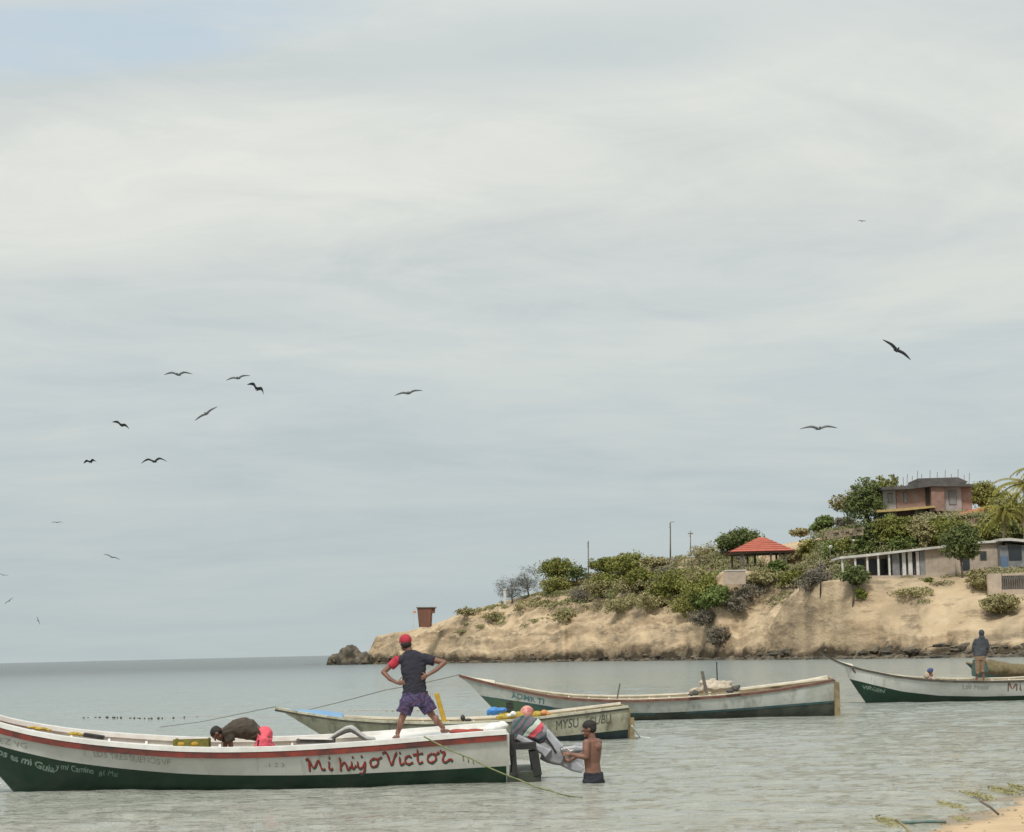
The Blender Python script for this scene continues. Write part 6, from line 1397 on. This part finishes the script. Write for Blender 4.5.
# low ground cover nobody could count
def scrub():
    rg = np.random.default_rng(21); V = []; 
    regs = [(455, 560, 50, 0.35, .98, .8), (530, 640, 130, .42, 1.0, 1.2), (600, 750, 200, .42, 1.02, 1.3), (700, 860, 320, .55, 1.02, 1.4), (820, 1080, 620, .60, 1.04, 1.7), (860, 1060, 26, .30, .5, .6), (730, 860, 50, .38, .55, .8)]
    cen = []
    for a, b_, n, t0, t1, sc_ in regs:
        for _ in range(n):
            px = rg.uniform(a, b_); t = rg.uniform(t0, t1); d = t * np.interp(px, CX, CR); x, y, z = ground_full(np.array([px]), np.array([d])); g = ground_at(float(x[0]), float(y[0])); cen.append((x[0], y[0], g, rg.uniform(.7, 2.3) * sc_, rg.uniform(.3, .9) * sc_))
    co = []
    for (x, y, z, r, hh) in cen:
        n = int(50 + 60 * r); u = rg.normal(size=(n, 3)); u /= np.linalg.norm(u, axis=1)[:, None]; u[:, 2] = np.abs(u[:, 2]); c = np.array([x, y, z]) + u * np.array([r, r, hh]) * (rg.random(n) ** .4)[:, None]
        nm = u + rg.normal(size=(n, 3)) * .7; nm /= np.linalg.norm(nm, axis=1)[:, None]; a = np.cross(nm, rg.normal(size=(n, 3))); a /= np.linalg.norm(a, axis=1)[:, None]; b_ = np.cross(nm, a)
        L_ = .22 * rg.uniform(.5, 1.3, n)[:, None]; W_ = L_ * .4
        co.append(np.stack([c - a * L_, c + b_ * W_, c + a * L_, c - b_ * W_], 1).reshape(-1, 3))
    co = np.concatenate(co).astype(np.float32); n = len(co) // 4; me = bpy.data.meshes.new('ground_scrub'); me.vertices.add(4 * n); me.vertices.foreach_set('co', co.ravel()); me.loops.add(4 * n); me.loops.foreach_set('vertex_index', np.arange(4 * n, dtype=np.int32))
    me.polygons.add(n); me.polygons.foreach_set('loop_start', np.arange(0, 4 * n, 4, dtype=np.int32)); me.polygons.foreach_set('loop_total', np.full(n, 4, dtype=np.int32)); me.update(calc_edges=True)
    me.materials.append(leafmat('scrub_leaves', (0.23, 0.235, 0.10), (0.32, 0.28, 0.17), (0.15, 0.17, 0.06), .12)); o = bpy.data.objects.new('ground_scrub', me); COL.objects.link(o); tag(o, 'low dry scrub scattered over the headland', kind='stuff')
scrub()

# ================================================================== birds
def bird(px, py, span, ang, label, arch=.25, fold=.0, dark=True, yaw=0.0, chord=.16, body=.8):
    """span in photo pixels; ang = roll of the wing line; arch = how far the wings bow"""
    real = 2.1; D = min(max(F * real / max(span, 4), 110), 330); real = span * D / F
    s_ = real / 2.1; root = empty('seabird', P(px, py, D), (0, rad(ang), rad(yaw)), label, 'bird', 'seabirds gliding over the bay'); mt = M['bird'] if dark else M['birdgrey']
    mb = MB(); rot = Euler((rad(8), 0, 0)).to_matrix()
    mb.ell((0, 0, 0), (.085 * s_ * body, .36 * s_, .085 * s_ * body), rot); mb.ell((0, -.40 * s_, .03 * s_), (.06 * s_, .10 * s_, .06 * s_)); mb.tube([(0, -.46 * s_, .03 * s_), (0, -.56 * s_, .02 * s_), (0, -.64 * s_, -.01 * s_)], [.03 * s_, .018 * s_, .008 * s_], 6)
    mb.build('body', mt, root, smooth=True)
    MB().loft([[Vector((-.04, .30, .01)) * s_, Vector((.04, .30, .01)) * s_, Vector((.04, .30, -.02)) * s_, Vector((-.04, .30, -.02)) * s_], [Vector((-.14, .66, 0)) * s_, Vector((.14, .66, 0)) * s_, Vector((.14, .66, -.012)) * s_, Vector((-.14, .66, -.012)) * s_]]).build('tail', mt, root)
    for sg in (1, -1):
        sec = []; n = 11
        f_ = fold if sg > 0 else fold * .6
        for j in range(n):
            t = j / (n - 1); x = sg * (.05 + 1.0 * t * (1 - .45 * f_ * t)); z = arch * (math.sin(min(t / .42, 1) * math.pi / 2) * .55 - max(t - .42, 0) ** 1.5 * 1.1) - f_ * .55 * t * t; y = -.10 * math.sin(t * math.pi) + .28 * max(t - .4, 0) ** 1.2
            c_ = chord * 1.45 * (1.0 - .25 * t) * (1 - t ** 3.5) + .02; th = .055 * (1 - t) + .014
            y0 = y - c_ * .45; y1 = y + c_ * .8
            sec.append([Vector((x, y0, z)) * s_, Vector((x, y0 + c_ * .3, z + th)) * s_, Vector((x, y1, z - c_ * .35)) * s_, Vector((x, y0 + c_ * .3, z - th * .6 - c_ * .12)) * s_])
        MB().loft(sec).build('wing', mt, root, smooth=True)
    return root
bird(178, 374.5, 29, 0, 'grey gliding seabird, highest at the left of the flock', arch=.30, dark=False)
bird(238, 378, 25, -10, 'grey banking seabird just above the dark folded winged one', arch=.22, dark=False)
bird(256.5, 388, 24, 30, 'dark seabird with folded wings below the grey banking one', arch=.5, fold=.5, chord=.42, body=1.3)
bird(206, 413.5, 27, -31, 'slim seabird tilted steeply up to the right', arch=.10, dark=False)
bird(121, 424.5, 21, 22, 'dark stubby winged seabird tilted down to the right', arch=.35, fold=.3, chord=.38, body=1.3)
bird(90, 461.5, 16, -8, 'dark seabird at the far left seen flapping side on', arch=.5, fold=.5, chord=.42, body=1.4)
bird(154, 461.5, 28, -4, 'dark seabird with wings bowed down in an arc', arch=.42, fold=.22, chord=.17)
bird(408.5, 393, 29, -9, 'lone grey seabird right of the flock, above the red capped man', arch=.2, dark=False)
bird(111.5, 557, 18, 20, 'small grey seabird low at the left, tilted down', arch=.2, dark=False)
bird(38, 620.5, 9, 70, 'tiny dark seabird near the horizon, wings on edge', arch=.3, chord=.3)
bird(57, 522.5, 12, 0, 'very faint tiny seabird above the left of the horizon', arch=.2, dark=False, chord=.12)
bird(3, 575, 11, 14, 'faint seabird cut by the left edge, upper one', arch=.2, dark=False, chord=.12)
bird(9, 601, 11, -35, 'faint seabird near the left edge, lower one', arch=.2, dark=False, chord=.12)
bird(862, 221, 9, 5, 'tiny speck of a seabird high at the right', arch=.2, dark=False)
bird(897, 349.5, 35, 38, 'large dark seabird banking steeply at the upper right', arch=.12, chord=.17)
bird(819, 428.5, 38, 0, 'wide winged grey seabird gliding level at the right', arch=.22, dark=False, chord=.13)

# ================================================================== beach bits
def bz(x, y):
    # height of the beach sheet under a point
    h_ = _bb.ray_cast(Vector((x, y, 20)), Vector((0, 0, -1))); return max(h_[0].z if h_[0] is not None else 0, 0)
_bb = BVHTree.FromPolygons([tuple(v.co) for v in beach.data.vertices], [tuple(p.vertices) for p in beach.data.polygons])
def weed(px, py, wpx, hpx, label, seed):
    wpx *= .8; hpx *= .75
    c = sea_pt(px, py, .01); k = c.y / F; root_o = c; rg = random.Random(seed); mb = MB()
    for i in range(260):
        x = rg.gauss(0, wpx * k * .20); y = rg.gauss(0, .32); h_ = rg.uniform(.3, 1) * hpx * k * max(.3, 1 - abs(x) / (wpx * k * .6)) * .8; b_ = Vector((x, y, 0)); t_ = b_ + Vector((rg.uniform(-.10, .10), rg.uniform(-.05, .05), h_)); w_ = .012
        mb.add([b_ - Vector((w_, 0, 0)), b_ + Vector((w_, 0, 0)), (b_ + t_) / 2 + Vector((w_, .01, .01)), t_, (b_ + t_) / 2 + Vector((-w_, .01, 0))], [(0, 1, 2, 3, 4)])
    o = mb.build('seaweed_clump', LEAF['weed'], None, fix=False); o.location = root_o; o.data.transform(Matrix.Scale(1, 4)); tag(o, label, 'seaweed', 'seaweed clumps at the beach edge')
LEAF['weed'] = leafmat('olive_weed', (0.27, 0.25, 0.12), (0.36, 0.33, 0.19), (0.18, 0.17, 0.08), 3)
weed(979, 796, 22, 5, 'pale green seaweed clump left of the slanting stick', 1); weed(1005, 791, 30, 6, 'largest olive seaweed clump near the right edge', 2); weed(1024, 789, 18, 6, 'seaweed clump cut by the right edge', 3)
weed(953, 806, 18, 4, 'small olive seaweed clump in the shallows', 4); weed(890, 822, 26, 5, 'seaweed clump at the left end of the blue green pole', 5); weed(967, 821.5, 12, 3, 'tiny seaweed tuft on the sand\'s wet edge', 6)
def stick(name, a, b_, r, mat, label, cat, za=.03, zb=.03):
    pa = sea_pt(a[0], a[1], za); pb = sea_pt(b_[0], b_[1], zb); 
    pa.z = max(pa.z, bz(pa.x, pa.y) + r); pb.z = max(pb.z, bz(pb.x, pb.y) + r)
    o = MB().tube([Vector((0, 0, 0)), (pb - pa) * .5 + Vector((.01, 0, .01)), pb - pa], [r, r * .95, r * .8], 8).build(name, M[mat], None, smooth=True); o.location = pa; tag(o, label, cat)
stick('slanting_stick', (980, 801), (999, 815), .016, 'wood', 'thin dark stick slanting into the sand\'s edge', 'stick', .22, .05)
stick('slanting_stick', (896, 820), (912, 836), .016, 'timber', 'pale thin stick slanting at the bottom by the blue green pole', 'stick', .16, .03)
stick('painted_pole', (899, 823), (946, 822.4), .022, 'painted', 'blue green painted pole lying at the water\'s edge', 'pole')

# ================================================================== more growth on the slope
T2 = lambda px, base, top, w_, key, lab, seed, **k: T('bush', px, base, top, w_, 330, key, lab, seed, trunk=False, crown_frac=.95, group='bushes on the headland', **k)
T2(585, 604, 584, 40, 'dry', 'dry greyish bush below the dark acacia', 101, n=1200, thin=.6)
T2(612, 592, 572, 46, 'olive', 'olive bush filling the slope under the skyline acacias', 102, n=1500)
T2(645, 588, 566, 44, 'olive', 'olive bush under the pale olive acacia', 103, n=1500)
T2(620, 614, 596, 50, 'sage', 'grey green scrub above the bare bank, left of the pale sand patch', 104, n=1500, thin=.7)
T2(664, 606, 580, 46, 'olive', 'olive bush in the left half of the large thicket', 105, n=1700)
T2(700, 592, 568, 48, 'sage', 'sage green bush at the top of the large thicket', 106, n=1600)
T2(706, 614, 592, 40, 'bright', 'bright green bush in the middle of the thicket\'s lower edge', 107, n=1500)
T2(750, 600, 584, 40, 'dry', 'dry brush between the thicket and the sandy track', 108, n=1100, thin=.6)
T2(884, 540, 520, 40, 'olive', 'olive bush on the hillside below the yellow balcony', 109, n=1500)
T2(905, 556, 534, 46, 'bright', 'green bush rising behind the low house roof, left part', 110, n=1700)
T2(930, 550, 528, 44, 'sage', 'sage bush rising behind the low house roof, middle part', 111, n=1600)
T2(952, 540, 514, 40, 'olive', 'olive bush beneath the brick house\'s right corner', 112, n=1600)
T2(975, 545, 522, 40, 'olive', 'olive bush behind the block house roof', 113, n=1600)
T2(1004, 545, 522, 44, 'yellow', 'yellow green bush behind the block house\'s right end', 114, n=1600)
T2(850, 556, 536, 36, 'olive', 'olive bush right of the white satellite dish', 115, n=1300)
T2(883, 552, 530, 36, 'dark', 'dark bush at the foot of the tall loose tree', 116, n=1300)
T2(826, 580, 560, 30, 'dry', 'dry bush left of the veranda by the dark thin pole', 117, n=1000, thin=.6)
T2(790, 564, 548, 30, 'sage', 'sage bush just right of the shelter posts', 118, n=1000)
T2(745, 566, 550, 22, 'dry', 'dry bush at the left edge of the shelter', 119, n=800, thin=.6)


def debris():
    rg = random.Random(9); mb = MB()
    for _ in range(300):
        s_ = rg.uniform(-4, 9); t_ = abs(rg.gauss(0.25, .45)) if rg.random() < .7 else rg.uniform(0, 3); x = A[0] + dirv[0] * s_ + nrm[0] * t_; y = A[1] + dirv[1] * s_ + nrm[1] * t_; z = bz(x, y); r = rg.uniform(.005, .014); a = rg.uniform(0, 3.1)
        d = Vector((math.cos(a), math.sin(a), 0)); sd_ = Vector((-d.y, d.x, 0)); l_ = r * rg.uniform(1, 5); c = Vector((x, y, z + r * .3)); mb.add([c - d * l_, c + sd_ * r, c + d * l_, c - sd_ * r, c + Vector((0, 0, r))], [(0, 1, 4), (1, 2, 4), (2, 3, 4), (3, 0, 4), (3, 2, 1, 0)])
    tag(mb.build('beach_debris', M['timber'], None), 'dark bits of weed and shell scattered on the sand', kind='stuff')
debris()

def rubble():
    rg = random.Random(4); mb = MB()
    bmi = bmesh.new(); bmesh.ops.create_icosphere(bmi, subdivisions=2, radius=1); V0 = [v.co.copy() for v in bmi.verts]; F0 = [tuple(v.index for v in f.verts) for f in bmi.faces]; bmi.free()
    for i in range(1100):
        px = rg.uniform(366, 1100); d = rg.uniform(-3.0, 4.0); x, y, z = ground_full(np.array([px]), np.array([d])); r = rg.uniform(.2, .75)
        zc = float(ground_at(float(x[0]), float(y[0])))
        if zc > 1.3: continue
        zc = max(zc, -.1); c = Vector((float(x[0]), float(y[0]), zc + r * .05)); sx, sy, sz = r * rg.uniform(.8, 1.7), r, r * rg.uniform(.5, .9); o_ = rg.uniform(0, 50)
        mb.add([c + Vector((v.x * sx, v.y * sy, v.z * sz)) * (1 + .28 * math.sin(v.x * 3.1 + o_) * math.cos(v.y * 2.7 + o_) + .15 * math.sin(v.z * 6 + o_)) for v in V0], F0)
    tag(mb.build('shore_rubble', M['darkrock'], None, fix=False), 'dark rubble of broken rock along the foot of the bank', kind='stuff')
rubble()
